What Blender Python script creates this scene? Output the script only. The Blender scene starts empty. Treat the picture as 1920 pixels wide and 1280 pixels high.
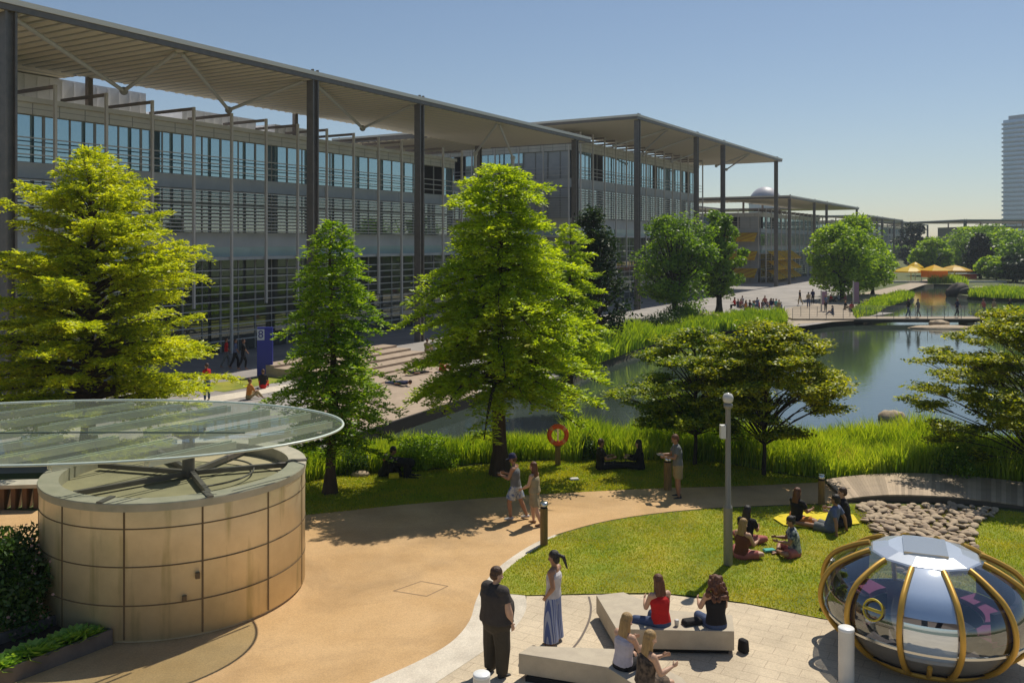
import bpy, bmesh, math, random
import numpy as np
from mathutils import Vector, Matrix
from mathutils.geometry import tessellate_polygon
R = math.radians
PI = math.pi
random.seed(7)
rng = np.random.default_rng(7)
scene = bpy.context.scene
col = scene.collection

# ---------------------------------------------------------------- survey of the place
F, CX, CY, HC = 1650.0, 960.0, 452.0, 7.5       # focal length in photo pixels, horizon, eye height
def G(x, y, z=0.0):                              # photo point on a level plane -> metres
    D = (HC - z) * F / (y - CY)
    return ((x - CX) / F * D, D)
def A(x, D):
    return (x - CX) / F * D

# ---------------------------------------------------------------- helpers
def link(o, parent=None):
    col.objects.link(o)
    if parent is not None:
        o.parent = parent
    return o
def tag(o, label=None, cat=None, group=None, kind=None):
    if label: o['label'] = label
    if cat: o['category'] = cat
    if group: o['group'] = group
    if kind: o['kind'] = kind
    return o
def empty(name, loc, rz=0.0, label=None, cat=None, group=None):
    o = bpy.data.objects.new(name, None)
    o.empty_display_size = 0.3
    o.location = loc
    o.rotation_euler = (0, 0, rz)
    link(o)
    return tag(o, label, cat, group)
def np_mesh(name, V, Fc, nper):
    """V (n,3), Fc (m,nper)"""
    me = bpy.data.meshes.new(name)
    V = np.asarray(V, dtype=np.float32); Fc = np.asarray(Fc, dtype=np.int32)
    me.vertices.add(len(V)); me.vertices.foreach_set('co', V.ravel())
    me.loops.add(Fc.size); me.loops.foreach_set('vertex_index', Fc.ravel())
    me.polygons.add(len(Fc))
    me.polygons.foreach_set('loop_start', np.arange(0, Fc.size, nper, dtype=np.int32))
    me.polygons.foreach_set('loop_total', np.full(len(Fc), nper, dtype=np.int32))
    me.update(calc_edges=True)
    return me
class MB:
    def __init__(s):
        s.v = []; s.f = []; s.smooth = []; s.mi = []
    def add(s, vs, fs, smooth=False, mi=0):
        b = len(s.v)
        s.v += [tuple(p) for p in vs]
        for f in fs:
            s.f.append(tuple(i + b for i in f)); s.smooth.append(smooth); s.mi.append(mi)
    def box(s, x0, x1, y0, y1, z0, z1, mi=0):
        s.add([(x0,y0,z0),(x1,y0,z0),(x1,y1,z0),(x0,y1,z0),(x0,y0,z1),(x1,y0,z1),(x1,y1,z1),(x0,y1,z1)],
              [(0,3,2,1),(4,5,6,7),(0,1,5,4),(1,2,6,5),(2,3,7,6),(3,0,4,7)], mi=mi)
    def obox(s, o, d, n, a0, a1, b0, b1, z0, z1, mi=0):
        P = []
        for z in (z0, z1):
            for a, b in ((a0,b0),(a1,b0),(a1,b1),(a0,b1)):
                P.append((o[0]+d[0]*a+n[0]*b, o[1]+d[1]*a+n[1]*b, z))
        fs = [(0,3,2,1),(4,5,6,7),(0,1,5,4),(1,2,6,5),(2,3,7,6),(3,0,4,7)]
        if d[0]*n[1]-d[1]*n[0] < 0: fs = [f[::-1] for f in fs]
        s.add(P, fs, mi=mi)
    def prism(s, poly, z0, z1, mi=0):
        n = len(poly)
        ar = sum(poly[i][0]*poly[(i+1)%n][1]-poly[(i+1)%n][0]*poly[i][1] for i in range(n))
        if ar < 0: poly = poly[::-1]
        tri = tessellate_polygon([[Vector((p[0],p[1],0)) for p in poly]])
        vs = [(p[0],p[1],z0) for p in poly] + [(p[0],p[1],z1) for p in poly]
        fs = []
        for t in tri:
            a, b, c = t
            cr = (poly[b][0]-poly[a][0])*(poly[c][1]-poly[a][1])-(poly[b][1]-poly[a][1])*(poly[c][0]-poly[a][0])
            if cr < 0: a, b, c = c, b, a
            fs.append((a+n,b+n,c+n)); fs.append((c,b,a))
        for i in range(n):
            j = (i+1)%n
            fs.append((i,j,j+n,i+n))
        s.add(vs, fs, mi=mi)
    def tube(s, pts, r, seg=8, cap=True, smooth=True, mi=0, closed=False):
        pts = [Vector(p) for p in pts]
        n = len(pts)
        rs = r if isinstance(r, (list, tuple)) else [r]*n
        rings = []
        up = None
        for i, p in enumerate(pts):
            if closed: t = pts[(i+1)%n]-pts[i-1]
            elif i == 0: t = pts[1]-p
            elif i == n-1: t = p-pts[i-1]
            else: t = pts[i+1]-pts[i-1]
            t.normalize()
            if up is None:
                up = Vector((0,0,1)) if abs(t.z) < .9 else Vector((1,0,0))
            a = t.cross(up)
            if a.length < 1e-4: a = t.orthogonal()
            a.normalize(); b = a.cross(t).normalized(); up = b
            rings.append([p + (a*math.cos(2*PI*k/seg) + b*math.sin(2*PI*k/seg))*rs[i] for k in range(seg)])
        vs = [v for ring in rings for v in ring]
        fs = []
        m = n if closed else n-1
        for i in range(m):
            for k in range(seg):
                k2 = (k+1)%seg; i2 = (i+1)%n
                fs.append((i*seg+k, i*seg+k2, i2*seg+k2, i2*seg+k))
        s.add(vs, fs, smooth, mi)
        if cap and not closed:
            s.add(rings[0], [tuple(range(seg))[::-1]], False, mi)
            s.add(rings[-1], [tuple(range(seg))], False, mi)
    def lathe(s, prof, c=(0,0,0), seg=32, smooth=True, a0=0, a1=2*PI, mi=0):
        full = abs(a1-a0-2*PI) < 1e-6
        m = seg if full else seg+1
        vs = []
        for (r, z) in prof:
            for k in range(m):
                t = a0 + (a1-a0)*k/seg
                vs.append((c[0]+r*math.cos(t), c[1]+r*math.sin(t), c[2]+z))
        fs = []
        for i in range(len(prof)-1):
            for k in range(seg):
                k2 = (k+1)%m
                fs.append((i*m+k, i*m+k2, (i+1)*m+k2, (i+1)*m+k))
        s.add(vs, fs, smooth, mi)
    def ball(s, c, r, seg=12, rings=8, mi=0):
        rx, ry, rz = r if isinstance(r, tuple) else (r,r,r)
        vs = [(c[0],c[1],c[2]-rz)]
        for i in range(1, rings):
            t = PI*i/rings
            for k in range(seg):
                a = 2*PI*k/seg
                vs.append((c[0]+rx*math.sin(t)*math.cos(a), c[1]+ry*math.sin(t)*math.sin(a), c[2]-rz*math.cos(t)))
        vs.append((c[0],c[1],c[2]+rz))
        fs = []
        for k in range(seg):
            fs.append((0, 1+(k+1)%seg, 1+k))
            b = 1+(rings-2)*seg
            fs.append((b+k, b+(k+1)%seg, len(vs)-1))
        for i in range(rings-2):
            for k in range(seg):
                fs.append((1+i*seg+k, 1+i*seg+(k+1)%seg, 1+(i+1)*seg+(k+1)%seg, 1+(i+1)*seg+k))
        s.add(vs, fs, True, mi)
    def mesh(s, name, mats):
        me = bpy.data.meshes.new(name)
        me.from_pydata(s.v, [], s.f)
        me.polygons.foreach_set('use_smooth', s.smooth)
        if not isinstance(mats, (list, tuple)): mats = [mats]
        for m in mats: me.materials.append(m)
        if len(mats) > 1: me.polygons.foreach_set('material_index', s.mi)
        me.update()
        return me
    def build(s, name, mats, parent=None, bevel=0):
        o = bpy.data.objects.new(name, s.mesh(name, mats))
        link(o, parent)
        if bevel:
            b = o.modifiers.new('bevel', 'BEVEL'); b.width = bevel; b.segments = 2; b.limit_method = 'ANGLE'
        return o
def sheet(name, poly, z, m, holes=(), kind='structure'):
    loops = [[Vector((p[0],p[1],0)) for p in poly]] + [[Vector((p[0],p[1],0)) for p in h] for h in holes]
    flat = [p for l in loops for p in l]
    tri = tessellate_polygon(loops)
    fs = []
    for a, b, c in tri:
        cr = (flat[b].x-flat[a].x)*(flat[c].y-flat[a].y)-(flat[b].y-flat[a].y)*(flat[c].x-flat[a].x)
        if abs(cr) < 1e-9: continue
        fs.append((a,b,c) if cr > 0 else (c,b,a))
    me = bpy.data.meshes.new(name)
    me.from_pydata([(p.x,p.y,z) for p in flat], [], fs)
    me.materials.append(m); me.update()
    o = bpy.data.objects.new(name, me); link(o)
    if kind: o['kind'] = kind
    return o
def smooth_poly(pts, n=6, closed=True):
    out = []; N = len(pts)
    rngi = range(N) if closed else range(N-1)
    for i in rngi:
        p0 = pts[(i-1)%N] if closed or i > 0 else pts[i]
        p1 = pts[i]; p2 = pts[(i+1)%N]
        p3 = pts[(i+2)%N] if closed or i+2 < N else p2
        for k in range(n):
            t = k/n
            out.append(tuple(.5*((2*p1[j])+(-p0[j]+p2[j])*t+(2*p0[j]-5*p1[j]+4*p2[j]-p3[j])*t*t+(-p0[j]+3*p1[j]-3*p2[j]+p3[j])*t**3) for j in (0,1)))
    if not closed: out.append(pts[-1])
    return out
def copy_tree(o, parent=None):
    c = o.copy(); col.objects.link(c)
    if parent is not None: c.parent = parent
    for ch in list(o.children): copy_tree(ch, c)
    return c

# ---------------------------------------------------------------- materials
MATS = {}
def mat(name, c, rough=.7, metal=0., c2=None, scale=5., bump=0., bscale=40., spec=.5, stretch=None, detail=4., coat=0.):
    if name in MATS: return MATS[name]
    m = bpy.data.materials.new(name); m.use_nodes = True
    nt = m.node_tree; N = nt.nodes; L = nt.links
    b = N['Principled BSDF']
    b.inputs['Base Color'].default_value = (*c, 1)
    b.inputs['Roughness'].default_value = rough
    b.inputs['Metallic'].default_value = metal
    b.inputs['Specular IOR Level'].default_value = spec
    if coat: b.inputs['Coat Weight'].default_value = coat
    tc = N.new('ShaderNodeTexCoord')
    src = tc.outputs['Object']
    if stretch:
        mp = N.new('ShaderNodeMapping'); mp.inputs['Scale'].default_value = stretch
        L.new(src, mp.inputs['Vector']); src = mp.outputs['Vector']
    if c2:
        n = N.new('ShaderNodeTexNoise'); n.inputs['Scale'].default_value = scale; n.inputs['Detail'].default_value = detail
        n.inputs['Roughness'].default_value = .6
        L.new(src, n.inputs['Vector'])
        cr = N.new('ShaderNodeValToRGB')
        cr.color_ramp.elements[0].position = .35; cr.color_ramp.elements[1].position = .65
        cr.color_ramp.elements[0].color = (*c, 1); cr.color_ramp.elements[1].color = (*c2, 1)
        L.new(n.outputs['Fac'], cr.inputs['Fac']); L.new(cr.outputs['Color'], b.inputs['Base Color'])
    if bump:
        n = N.new('ShaderNodeTexNoise'); n.inputs['Scale'].default_value = bscale; n.inputs['Detail'].default_value = 5
        L.new(src, n.inputs['Vector'])
        bp = N.new('ShaderNodeBump'); bp.inputs['Strength'].default_value = bump; bp.inputs['Distance'].default_value = .02
        L.new(n.outputs['Fac'], bp.inputs['Height']); L.new(bp.outputs['Normal'], b.inputs['Normal'])
    MATS[name] = m
    return m
def leaf_mat(name, ca, cb, tr=.45, scale=1.2, trc=1.5, dead=None):
    if name in MATS: return MATS[name]
    m = bpy.data.materials.new(name); m.use_nodes = True
    nt = m.node_tree; N = nt.nodes; L = nt.links
    for n in list(N): N.remove(n)
    out = N.new('ShaderNodeOutputMaterial')
    geo = N.new('ShaderNodeNewGeometry'); tc = N.new('ShaderNodeTexCoord')
    noi = N.new('ShaderNodeTexNoise'); noi.inputs['Scale'].default_value = scale; noi.inputs['Detail'].default_value = 2
    L.new(tc.outputs['Object'], noi.inputs['Vector'])
    ad = N.new('ShaderNodeMath'); ad.operation = 'MULTIPLY_ADD'; ad.inputs[1].default_value = .5; ad.inputs[2].default_value = -.25
    L.new(geo.outputs['Random Per Island'], ad.inputs[0])
    ad2 = N.new('ShaderNodeMath'); ad2.operation = 'ADD'
    L.new(ad.outputs[0], ad2.inputs[0]); L.new(noi.outputs['Fac'], ad2.inputs[1])
    cr = N.new('ShaderNodeValToRGB')
    cr.color_ramp.elements[0].position = .3; cr.color_ramp.elements[1].position = .7
    cr.color_ramp.elements[0].color = (*ca, 1); cr.color_ramp.elements[1].color = (*cb, 1)
    if dead:
        e = cr.color_ramp.elements.new(.93); e.color = (*dead, 1); e2 = cr.color_ramp.elements.new(.86); e2.color = (*cb, 1)
    L.new(ad2.outputs[0], cr.inputs['Fac'])
    d = N.new('ShaderNodeBsdfDiffuse'); L.new(cr.outputs['Color'], d.inputs['Color'])
    t = N.new('ShaderNodeBsdfTranslucent')
    mc = N.new('ShaderNodeMix'); mc.data_type = 'RGBA'; mc.blend_type = 'MULTIPLY'; mc.inputs['Factor'].default_value = 1
    L.new(cr.outputs['Color'], mc.inputs['A']); mc.inputs['B'].default_value = (trc*1.1, trc, trc*.35, 1)
    L.new(mc.outputs['Result'], t.inputs['Color'])
    mx = N.new('ShaderNodeMixShader'); mx.inputs['Fac'].default_value = tr
    L.new(d.outputs[0], mx.inputs[1]); L.new(t.outputs[0], mx.inputs[2])
    g = N.new('ShaderNodeBsdfGlossy'); g.inputs['Roughness'].default_value = .45; g.inputs['Color'].default_value = (1,1,1,1)
    mx2 = N.new('ShaderNodeMixShader'); mx2.inputs['Fac'].default_value = .03
    L.new(mx.outputs[0], mx2.inputs[1]); L.new(g.outputs[0], mx2.inputs[2])
    L.new(mx2.outputs[0], out.inputs['Surface'])
    MATS[name] = m
    return m
def glass_mirror(name, dark, fac, tint=(.8,.9,.95), rough=.03):
    m = bpy.data.materials.new(name); m.use_nodes = True
    nt = m.node_tree; N = nt.nodes; L = nt.links
    for n in list(N): N.remove(n)
    out = N.new('ShaderNodeOutputMaterial')
    d = N.new('ShaderNodeBsdfPrincipled'); d.inputs['Base Color'].default_value = (*dark, 1); d.inputs['Roughness'].default_value = .5
    g = N.new('ShaderNodeBsdfGlossy'); g.inputs['Roughness'].default_value = rough; g.inputs['Color'].default_value = (*tint, 1)
    fr = N.new('ShaderNodeLayerWeight'); fr.inputs['Blend'].default_value = .35
    ma = N.new('ShaderNodeMath'); ma.operation = 'MULTIPLY_ADD'; ma.inputs[1].default_value = 1-fac; ma.inputs[2].default_value = fac
    L.new(fr.outputs['Fresnel'], ma.inputs[0])
    mx = N.new('ShaderNodeMixShader'); L.new(ma.outputs[0], mx.inputs['Fac'])
    L.new(d.outputs[0], mx.inputs[1]); L.new(g.outputs[0], mx.inputs[2]); L.new(mx.outputs[0], out.inputs['Surface'])
    MATS[name] = m
    return m
def glass_thin(name, tint, refl, fr_gain=.8, diff=0.0, dcol=(.5,.6,.5)):
    """see-through pane: transparent + mirror by angle (+ a little dirt)"""
    m = bpy.data.materials.new(name); m.use_nodes = True
    nt = m.node_tree; N = nt.nodes; L = nt.links
    for n in list(N): N.remove(n)
    out = N.new('ShaderNodeOutputMaterial')
    t = N.new('ShaderNodeBsdfTransparent'); t.inputs['Color'].default_value = (*tint, 1)
    g = N.new('ShaderNodeBsdfGlossy'); g.inputs['Roughness'].default_value = .02; g.inputs['Color'].default_value = (.95,1,1,1)
    d = N.new('ShaderNodeBsdfDiffuse'); d.inputs['Color'].default_value = (*dcol, 1)
    m0 = N.new('ShaderNodeMixShader'); m0.inputs['Fac'].default_value = diff
    L.new(t.outputs[0], m0.inputs[1]); L.new(d.outputs[0], m0.inputs[2])
    fr = N.new('ShaderNodeLayerWeight'); fr.inputs['Blend'].default_value = .4
    ma = N.new('ShaderNodeMath'); ma.operation = 'MULTIPLY_ADD'; ma.inputs[1].default_value = fr_gain; ma.inputs[2].default_value = refl
    ma.use_clamp = True
    L.new(fr.outputs['Fresnel'], ma.inputs[0])
    mx = N.new('ShaderNodeMixShader'); L.new(ma.outputs[0], mx.inputs['Fac'])
    L.new(m0.outputs[0], mx.inputs[1]); L.new(g.outputs[0], mx.inputs[2]); L.new(mx.outputs[0], out.inputs['Surface'])
    MATS[name] = m
    return m

# ---------------------------------------------------------------- camera, sun, sky
cam = bpy.data.cameras.new('camera'); camo = bpy.data.objects.new('camera', cam); link(camo)
cam.sensor_width = 36; cam.lens = 36*F/1920; cam.shift_y = -(640-CY)/1920
cam.clip_start = .1; cam.clip_end = 5000
camo.location = (0, 0, HC); camo.rotation_euler = (R(90), 0, 0)
scene.camera = camo
SUN_AZ, SUN_EL = 33.0, 57.0                       # azimuth clockwise from +Y
w = bpy.data.worlds.new('World'); scene.world = w; w.use_nodes = True
nt = w.node_tree; bg = nt.nodes['Background']
sky = nt.nodes.new('ShaderNodeTexSky'); sky.sky_type = 'NISHITA'; sky.sun_disc = False
sky.sun_elevation = R(SUN_EL); sky.sun_rotation = R(SUN_AZ)
sky.altitude = 30; sky.air_density = 1.0; sky.dust_density = .3; sky.ozone_density = 2.2
nt.links.new(sky.outputs['Color'], bg.inputs['Color']); bg.inputs['Strength'].default_value = .074
sd = bpy.data.lights.new('sun', 'SUN'); sd.energy = 4.3; sd.angle = R(.5); sd.color = (1, .93, .80)
so = bpy.data.objects.new('sun', sd); link(so); so.location = (20, 20, 40)
sv = Vector((math.sin(R(SUN_AZ))*math.cos(R(SUN_EL)), math.cos(R(SUN_AZ))*math.cos(R(SUN_EL)), math.sin(R(SUN_EL))))
so.rotation_euler = sv.to_track_quat('Z', 'Y').to_euler()
scene.view_settings.view_transform = 'Standard'; scene.view_settings.look = 'None'
scene.view_settings.exposure = 0.10; scene.view_settings.gamma = 1
scene.cycles.max_bounces = 8; scene.cycles.transparent_max_bounces = 16
scene.cycles.use_denoising = True
scene.cycles.caustics_reflective = False; scene.cycles.caustics_refractive = False
# ================================================================ GROUND
M_grass = mat('turf', (.15,.21,.012), .95, c2=(.31,.28,.03), scale=.7, bump=.5, bscale=60, detail=8)
M_ground = mat('far_turf', (.06,.085,.018), .95, c2=(.11,.12,.035), scale=.25, bump=.3, bscale=8)
M_path = mat('bound_gravel', (.49,.305,.135), .9, c2=(.56,.365,.18), scale=.7, bump=.35, bscale=90, detail=8)
M_band = mat('pale_stone', (.66,.59,.48), .8, c2=(.58,.51,.41), scale=3, bump=.1)
M_plaza = mat('grey_paving', (.27,.25,.235), .85, c2=(.33,.30,.275), scale=.5, bump=.2, bscale=20)
M_deck = mat('decking', (.42,.325,.24), .85, c2=(.34,.26,.19), scale=2, bump=.2, stretch=(1,1,1))
M_bank = mat('bank', (.05,.04,.025), .95, c2=(.03,.035,.015), scale=2, bump=.5, bscale=5)
M_sand = mat('beach_stone', (.42,.34,.25), .9, c2=(.33,.27,.2), scale=.6, bump=.3)

def slab_mat():
    m = bpy.data.materials.new('slab_paving'); m.use_nodes = True
    nt = m.node_tree; N = nt.nodes; L = nt.links; b = N['Principled BSDF']
    tc = N.new('ShaderNodeTexCoord'); mp = N.new('ShaderNodeMapping'); mp.inputs['Rotation'].default_value = (0,0,R(30))
    L.new(tc.outputs['Object'], mp.inputs['Vector'])
    br = N.new('ShaderNodeTexBrick'); br.offset = .5; br.squash = 1
    br.inputs['Color1'].default_value = (.62,.51,.36,1); br.inputs['Color2'].default_value = (.58,.475,.335,1)
    br.inputs['Mortar'].default_value = (.42,.33,.23,1)
    br.inputs['Scale'].default_value = 1.0; br.inputs['Mortar Size'].default_value = .007; br.inputs['Mortar Smooth'].default_value = .3
    br.inputs['Brick Width'].default_value = .60; br.inputs['Row Height'].default_value = .30
    L.new(mp.outputs[0], br.inputs['Vector'])
    n = N.new('ShaderNodeTexNoise'); n.inputs['Scale'].default_value = 2.5; n.inputs['Detail'].default_value = 6
    L.new(tc.outputs['Object'], n.inputs['Vector'])
    mx = N.new('ShaderNodeMix'); mx.data_type = 'RGBA'; mx.blend_type = 'MULTIPLY'; mx.inputs['Factor'].default_value = .35
    L.new(br.outputs['Color'], mx.inputs['A']); L.new(n.outputs['Color'], mx.inputs['B'])
    cr = N.new('ShaderNodeValToRGB'); cr.color_ramp.elements[0].color = (.7,.7,.7,1); cr.color_ramp.elements[1].color = (1.1,1.1,1.1,1)
    L.new(n.outputs['Fac'], cr.inputs['Fac']); L.new(cr.outputs[0], mx.inputs['B'])
    L.new(mx.outputs['Result'], b.inputs['Base Color']); b.inputs['Roughness'].default_value = .85
    bp = N.new('ShaderNodeBump'); bp.inputs['Strength'].default_value = .4; bp.inputs['Distance'].default_value = .006
    inv = N.new('ShaderNodeMath'); inv.operation = 'SUBTRACT'; inv.inputs[0].default_value = 1; L.new(br.outputs['Fac'], inv.inputs[1])
    L.new(inv.outputs[0], bp.inputs['Height']); L.new(bp.outputs[0], b.inputs['Normal'])
    return m
M_slab = slab_mat()
def weather(m, sc=.35, lo=.80, hi=1.06, grit=True):
    nt = m.node_tree; N = nt.nodes; L = nt.links; b = N['Principled BSDF']; src = b.inputs['Base Color'].links[0].from_socket
    tc = N.new('ShaderNodeTexCoord'); n = N.new('ShaderNodeTexNoise'); n.inputs['Scale'].default_value = sc; n.inputs['Detail'].default_value = 9; n.inputs['Roughness'].default_value = .62; n.inputs['Distortion'].default_value = .8
    L.new(tc.outputs['Object'], n.inputs['Vector'])
    cr = N.new('ShaderNodeValToRGB'); cr.color_ramp.elements[0].position = .34; cr.color_ramp.elements[1].position = .56
    cr.color_ramp.elements[0].color = (lo,lo,lo,1); cr.color_ramp.elements[1].color = (hi,hi,hi,1); L.new(n.outputs['Fac'], cr.inputs['Fac'])
    mx = N.new('ShaderNodeMix'); mx.data_type = 'RGBA'; mx.blend_type = 'MULTIPLY'; mx.inputs['Factor'].default_value = 1
    L.new(src, mx.inputs['A']); L.new(cr.outputs[0], mx.inputs['B']); out = mx.outputs['Result']
    if grit:
        v = N.new('ShaderNodeTexNoise'); v.inputs['Scale'].default_value = 38; v.inputs['Detail'].default_value = 3; L.new(tc.outputs['Object'], v.inputs['Vector'])
        c2 = N.new('ShaderNodeValToRGB'); c2.color_ramp.elements[0].position = .3; c2.color_ramp.elements[1].position = .7
        c2.color_ramp.elements[0].color = (.86,.86,.86,1); c2.color_ramp.elements[1].color = (1.12,1.12,1.12,1); L.new(v.outputs['Fac'], c2.inputs['Fac'])
        m2 = N.new('ShaderNodeMix'); m2.data_type = 'RGBA'; m2.blend_type = 'MULTIPLY'; m2.inputs['Factor'].default_value = 1
        L.new(out, m2.inputs['A']); L.new(c2.outputs[0], m2.inputs['B']); out = m2.outputs['Result']
    L.new(out, b.inputs['Base Color'])
weather(M_path); weather(M_band, .8, .85, 1.04); weather(M_plaza, .3, .82, 1.08, False); weather(M_slab, .5, .84, 1.04)
weather(M_grass, .55, .72, 1.15)

near = [(560,872),(700,846),(800,842),(900,838),(1000,836),(1100,835),(1200,834),(1350,834),(1500,836),(1650,836),(1780,838),(1900,846),(2150,860)]
lake = [G(*p) for p in near] + [(35,33),(38,42),(36,50)] + \
       [G(*p) for p in [(1990,660),(1925,640),(1870,618),(1850,608),(1880,596),(1960,585),(2000,572),(1940,560),(1850,557),(1815,555),(1795,551),(1805,541),(1792,533),(1750,532),(1712,536),(1698,546),(1712,556),(1700,562),(1660,575),(1640,588),(1600,600),(1500,606),(1480,610),(1400,616),(1340,620),(1280,628),(1225,645),(1195,654),(1130,676),(1066,706),(960,722),(860,748),(790,772),(706,800),(600,838)]]
M_water = bpy.data.materials.new('lake_water'); M_water.use_nodes = True
def water_mat(m):
    nt = m.node_tree; N = nt.nodes; L = nt.links; b = N['Principled BSDF']
    b.inputs['Base Color'].default_value = (.030,.042,.012,1); b.inputs['Roughness'].default_value = .06
    b.inputs['IOR'].default_value = 1.8; b.inputs['Specular IOR Level'].default_value = 1.0
    tc = N.new('ShaderNodeTexCoord')
    n = N.new('ShaderNodeTexNoise'); n.inputs['Scale'].default_value = 2.2; n.inputs['Detail'].default_value = 5
    L.new(tc.outputs['Object'], n.inputs['Vector'])
    bp = N.new('ShaderNodeBump'); bp.inputs['Strength'].default_value = .12; bp.inputs['Distance'].default_value = .05
    L.new(n.outputs['Fac'], bp.inputs['Height']); L.new(bp.outputs[0], b.inputs['Normal'])
    n2 = N.new('ShaderNodeTexNoise'); n2.inputs['Scale'].default_value = .15; n2.inputs['Detail'].default_value = 3
    L.new(tc.outputs['Object'], n2.inputs['Vector'])
    cr = N.new('ShaderNodeValToRGB'); cr.color_ramp.elements[0].color = (.030,.045,.035,1); cr.color_ramp.elements[1].color = (.060,.080,.065,1)
    L.new(n2.outputs['Fac'], cr.inputs['Fac']); L.new(cr.outputs[0], b.inputs['Base Color'])
water_mat(M_water)
big = [(-900,-60),(900,-60),(1500,1600),(-1500,1600)]
sheet("ground", big, 0, M_ground, holes=[lake])
cxl = sum(p[0] for p in lake)/len(lake); cyl_ = sum(p[1] for p in lake)/len(lake)
wat = [(-30,24),(70,24),(130,175),(-10,175)]
sheet('water', wat, -.45, M_water)
mb = MB()                                         # the banks under the water line
n = len(lake)
vs = [(p[0],p[1],0) for p in lake]
for i, p in enumerate(lake):
    a = Vector(lake[(i+1)%n])-Vector(lake[i-1]); a = Vector((a.y,-a.x)); a.normalize()
    vs.append((p[0]-a.x*.35, p[1]-a.y*.35, -.9))
mb.add(vs, [(i,(i+1)%n,(i+1)%n+n,i+n) for i in range(n)])
o = mb.build('bank', M_bank); o['kind'] = 'structure'
sheet('lake_bed', wat, -1.6, M_bank)

# lakeside plaza on the left, paved up to the offices
plaza = [G(*p) for p in [(700,803),(790,775),(860,751),(960,726),(1060,702),(1126,677),(1190,656),(1222,646),(1280,630),(1340,622)]] + [(26,78),(40,92),(34,96)] + \
        [(60,150),(70,200),(30,215),(-70,120),(-70,24)] + [G(560,876), G(610,838)]
sheet('plaza', plaza, .004, M_plaza)
sheet('beach', [G(*p) for p in [(1478,611),(1500,607),(1600,601),(1640,589),(1660,576),(1640,566),(1560,566),(1490,575),(1440,585),(1400,600)]], .008, M_sand)
deckp = [G(*p) for p in [(704,801),(790,773),(858,750),(900,738),(870,700),(800,662),(720,668),(650,700),(600,735),(580,770),(560,800),(600,815)]]
sheet('sunning_deck', deckp, .012, M_deck)
sheet('lawn_strip', [G(*p) for p in [(330,722),(420,735),(525,716),(640,700),(560,699),(500,706),(420,716)]], .016, M_grass)
sheet('lawn_strip', [G(*p) for p in [(850,655),(960,640),(1100,612),(1170,615),(1195,652),(1130,674),(1060,700),(960,690)]], .016, M_grass)
sheet('kerbside_path', [G(*p) for p in [(200,770),(400,743),(530,722),(640,706),(655,712),(540,730),(420,752),(240,785)]], .02, M_band)
sheet('promenade', [G(*p) for p in [(1640,566),(1700,545),(1745,530),(1745,522),(1640,545),(1500,570),(1560,568)]], .012, M_sand)
sheet('promenade', [G(*p) for p in [(1800,545),(1920,552),(2050,555),(2050,544),(1920,540),(1830,536)]], .012, M_sand)

lawnA = smooth_poly([G(*p) for p in [(540,915),(640,892),(780,884),(950,868),(1100,862),(1250,863),(1350,868),(1450,886),(1545,900)]], 4, False) + \
        [G(*p) for p in [(1545,904),(1400,911),(1250,915),(1100,922),(950,931),(760,946),(560,968)]]
sheet('lawn', lawnA, .006, M_grass)
upper = smooth_poly([G(*p) for p in [(560,966),(760,946),(950,931),(1100,922),(1250,915),(1400,911),(1545,904)]], 4, False)
inner = smooth_poly([G(*p) for p in [(1600,942),(1480,946),(1300,955),(1150,974),(1040,1003),(1000,1020),(950,1052),(915,1085),(893,1125),(880,1165),(845,1205),(780,1242),(690,1282)]], 4, False)
pathp = [(-45,27), G(470,968)] + upper + inner + [(-6,11.5),(-14,8.5),(-45,6)]
sheet('path', pathp, .010, M_path)
inner2 = smooth_poly([G(*p) for p in [(1040,1003),(1000,1020),(950,1052),(915,1085),(893,1125),(880,1165),(845,1205),(780,1242),(690,1282)]], 4, False)
outer2 = smooth_poly([G(*p) for p in [(1046,1005),(1010,1027),(965,1056),(936,1084),(926,1108)]], 4, False) + smooth_poly([G(*p) for p in [(985,1117),(986,1145),(958,1185),(900,1226),(800,1292)]], 4, False)
band = inner2 + [(-4.5,12.2),(-3.2,11.6)] + outer2[::-1]
sheet('stone_band', band, .016, M_band)
lawnf = smooth_poly([G(*p) for p in [(926,1112),(936,1084),(965,1056),(1010,1027),(1046,1005),(1150,977),(1300,958),(1480,949),(1600,946)]], 4, False) + \
        [G(*p) for p in [(1700,948),(1850,955),(1920,962)]] + [(22,22.5),(24,17)] + smooth_poly([G(*p) for p in [(2100,1230),(1920,1205),(1700,1182),(1540,1160),(1400,1132),(1250,1114),(1120,1114),(986,1117)]], 4, False)
sheet('lawn', lawnf, .022, M_grass)
pav = [(-3.2,11.6),(-2,4)] + [(26,4),(26,16.5)] + [G(*p) for p in [(2100,1231),(1920,1206),(1700,1183),(1540,1161),(1400,1133),(1250,1115),(1120,1115),(987,1118)]] + outer2[::-1][:0] + [G(*p) for p in [(986,1145),(958,1185),(900,1226),(800,1292)]]
sheet('patio', pav, .012, M_slab)
mb = MB()                                         # slot drain curving through the patio
dr = smooth_poly([G(*p) for p in [(1104,1119),(1108,1140),(1104,1165),(1090,1195),(1075,1215)]], 6, False)
for i in range(len(dr)-1):
    a, b = Vector(dr[i]), Vector(dr[i+1]); t = (b-a).normalized(); q = Vector((-t.y,t.x))*.022
    mb.add([(*(a-q),.0165),(*(b-q),.0165),(*(b+q),.0165),(*(a+q),.0165)], [(0,1,2,3)])
o = mb.build('drain_channel', mat('drain_metal', (.12,.09,.07), .6)); tag(o, 'thin dark curved slot drain between the two concrete benches and the striped trousers', 'drain')
mb = MB()                                         # manhole cover
q = [G(*p) for p in [(738,1108),(790,1090),(840,1099),(800,1118)]]
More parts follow.
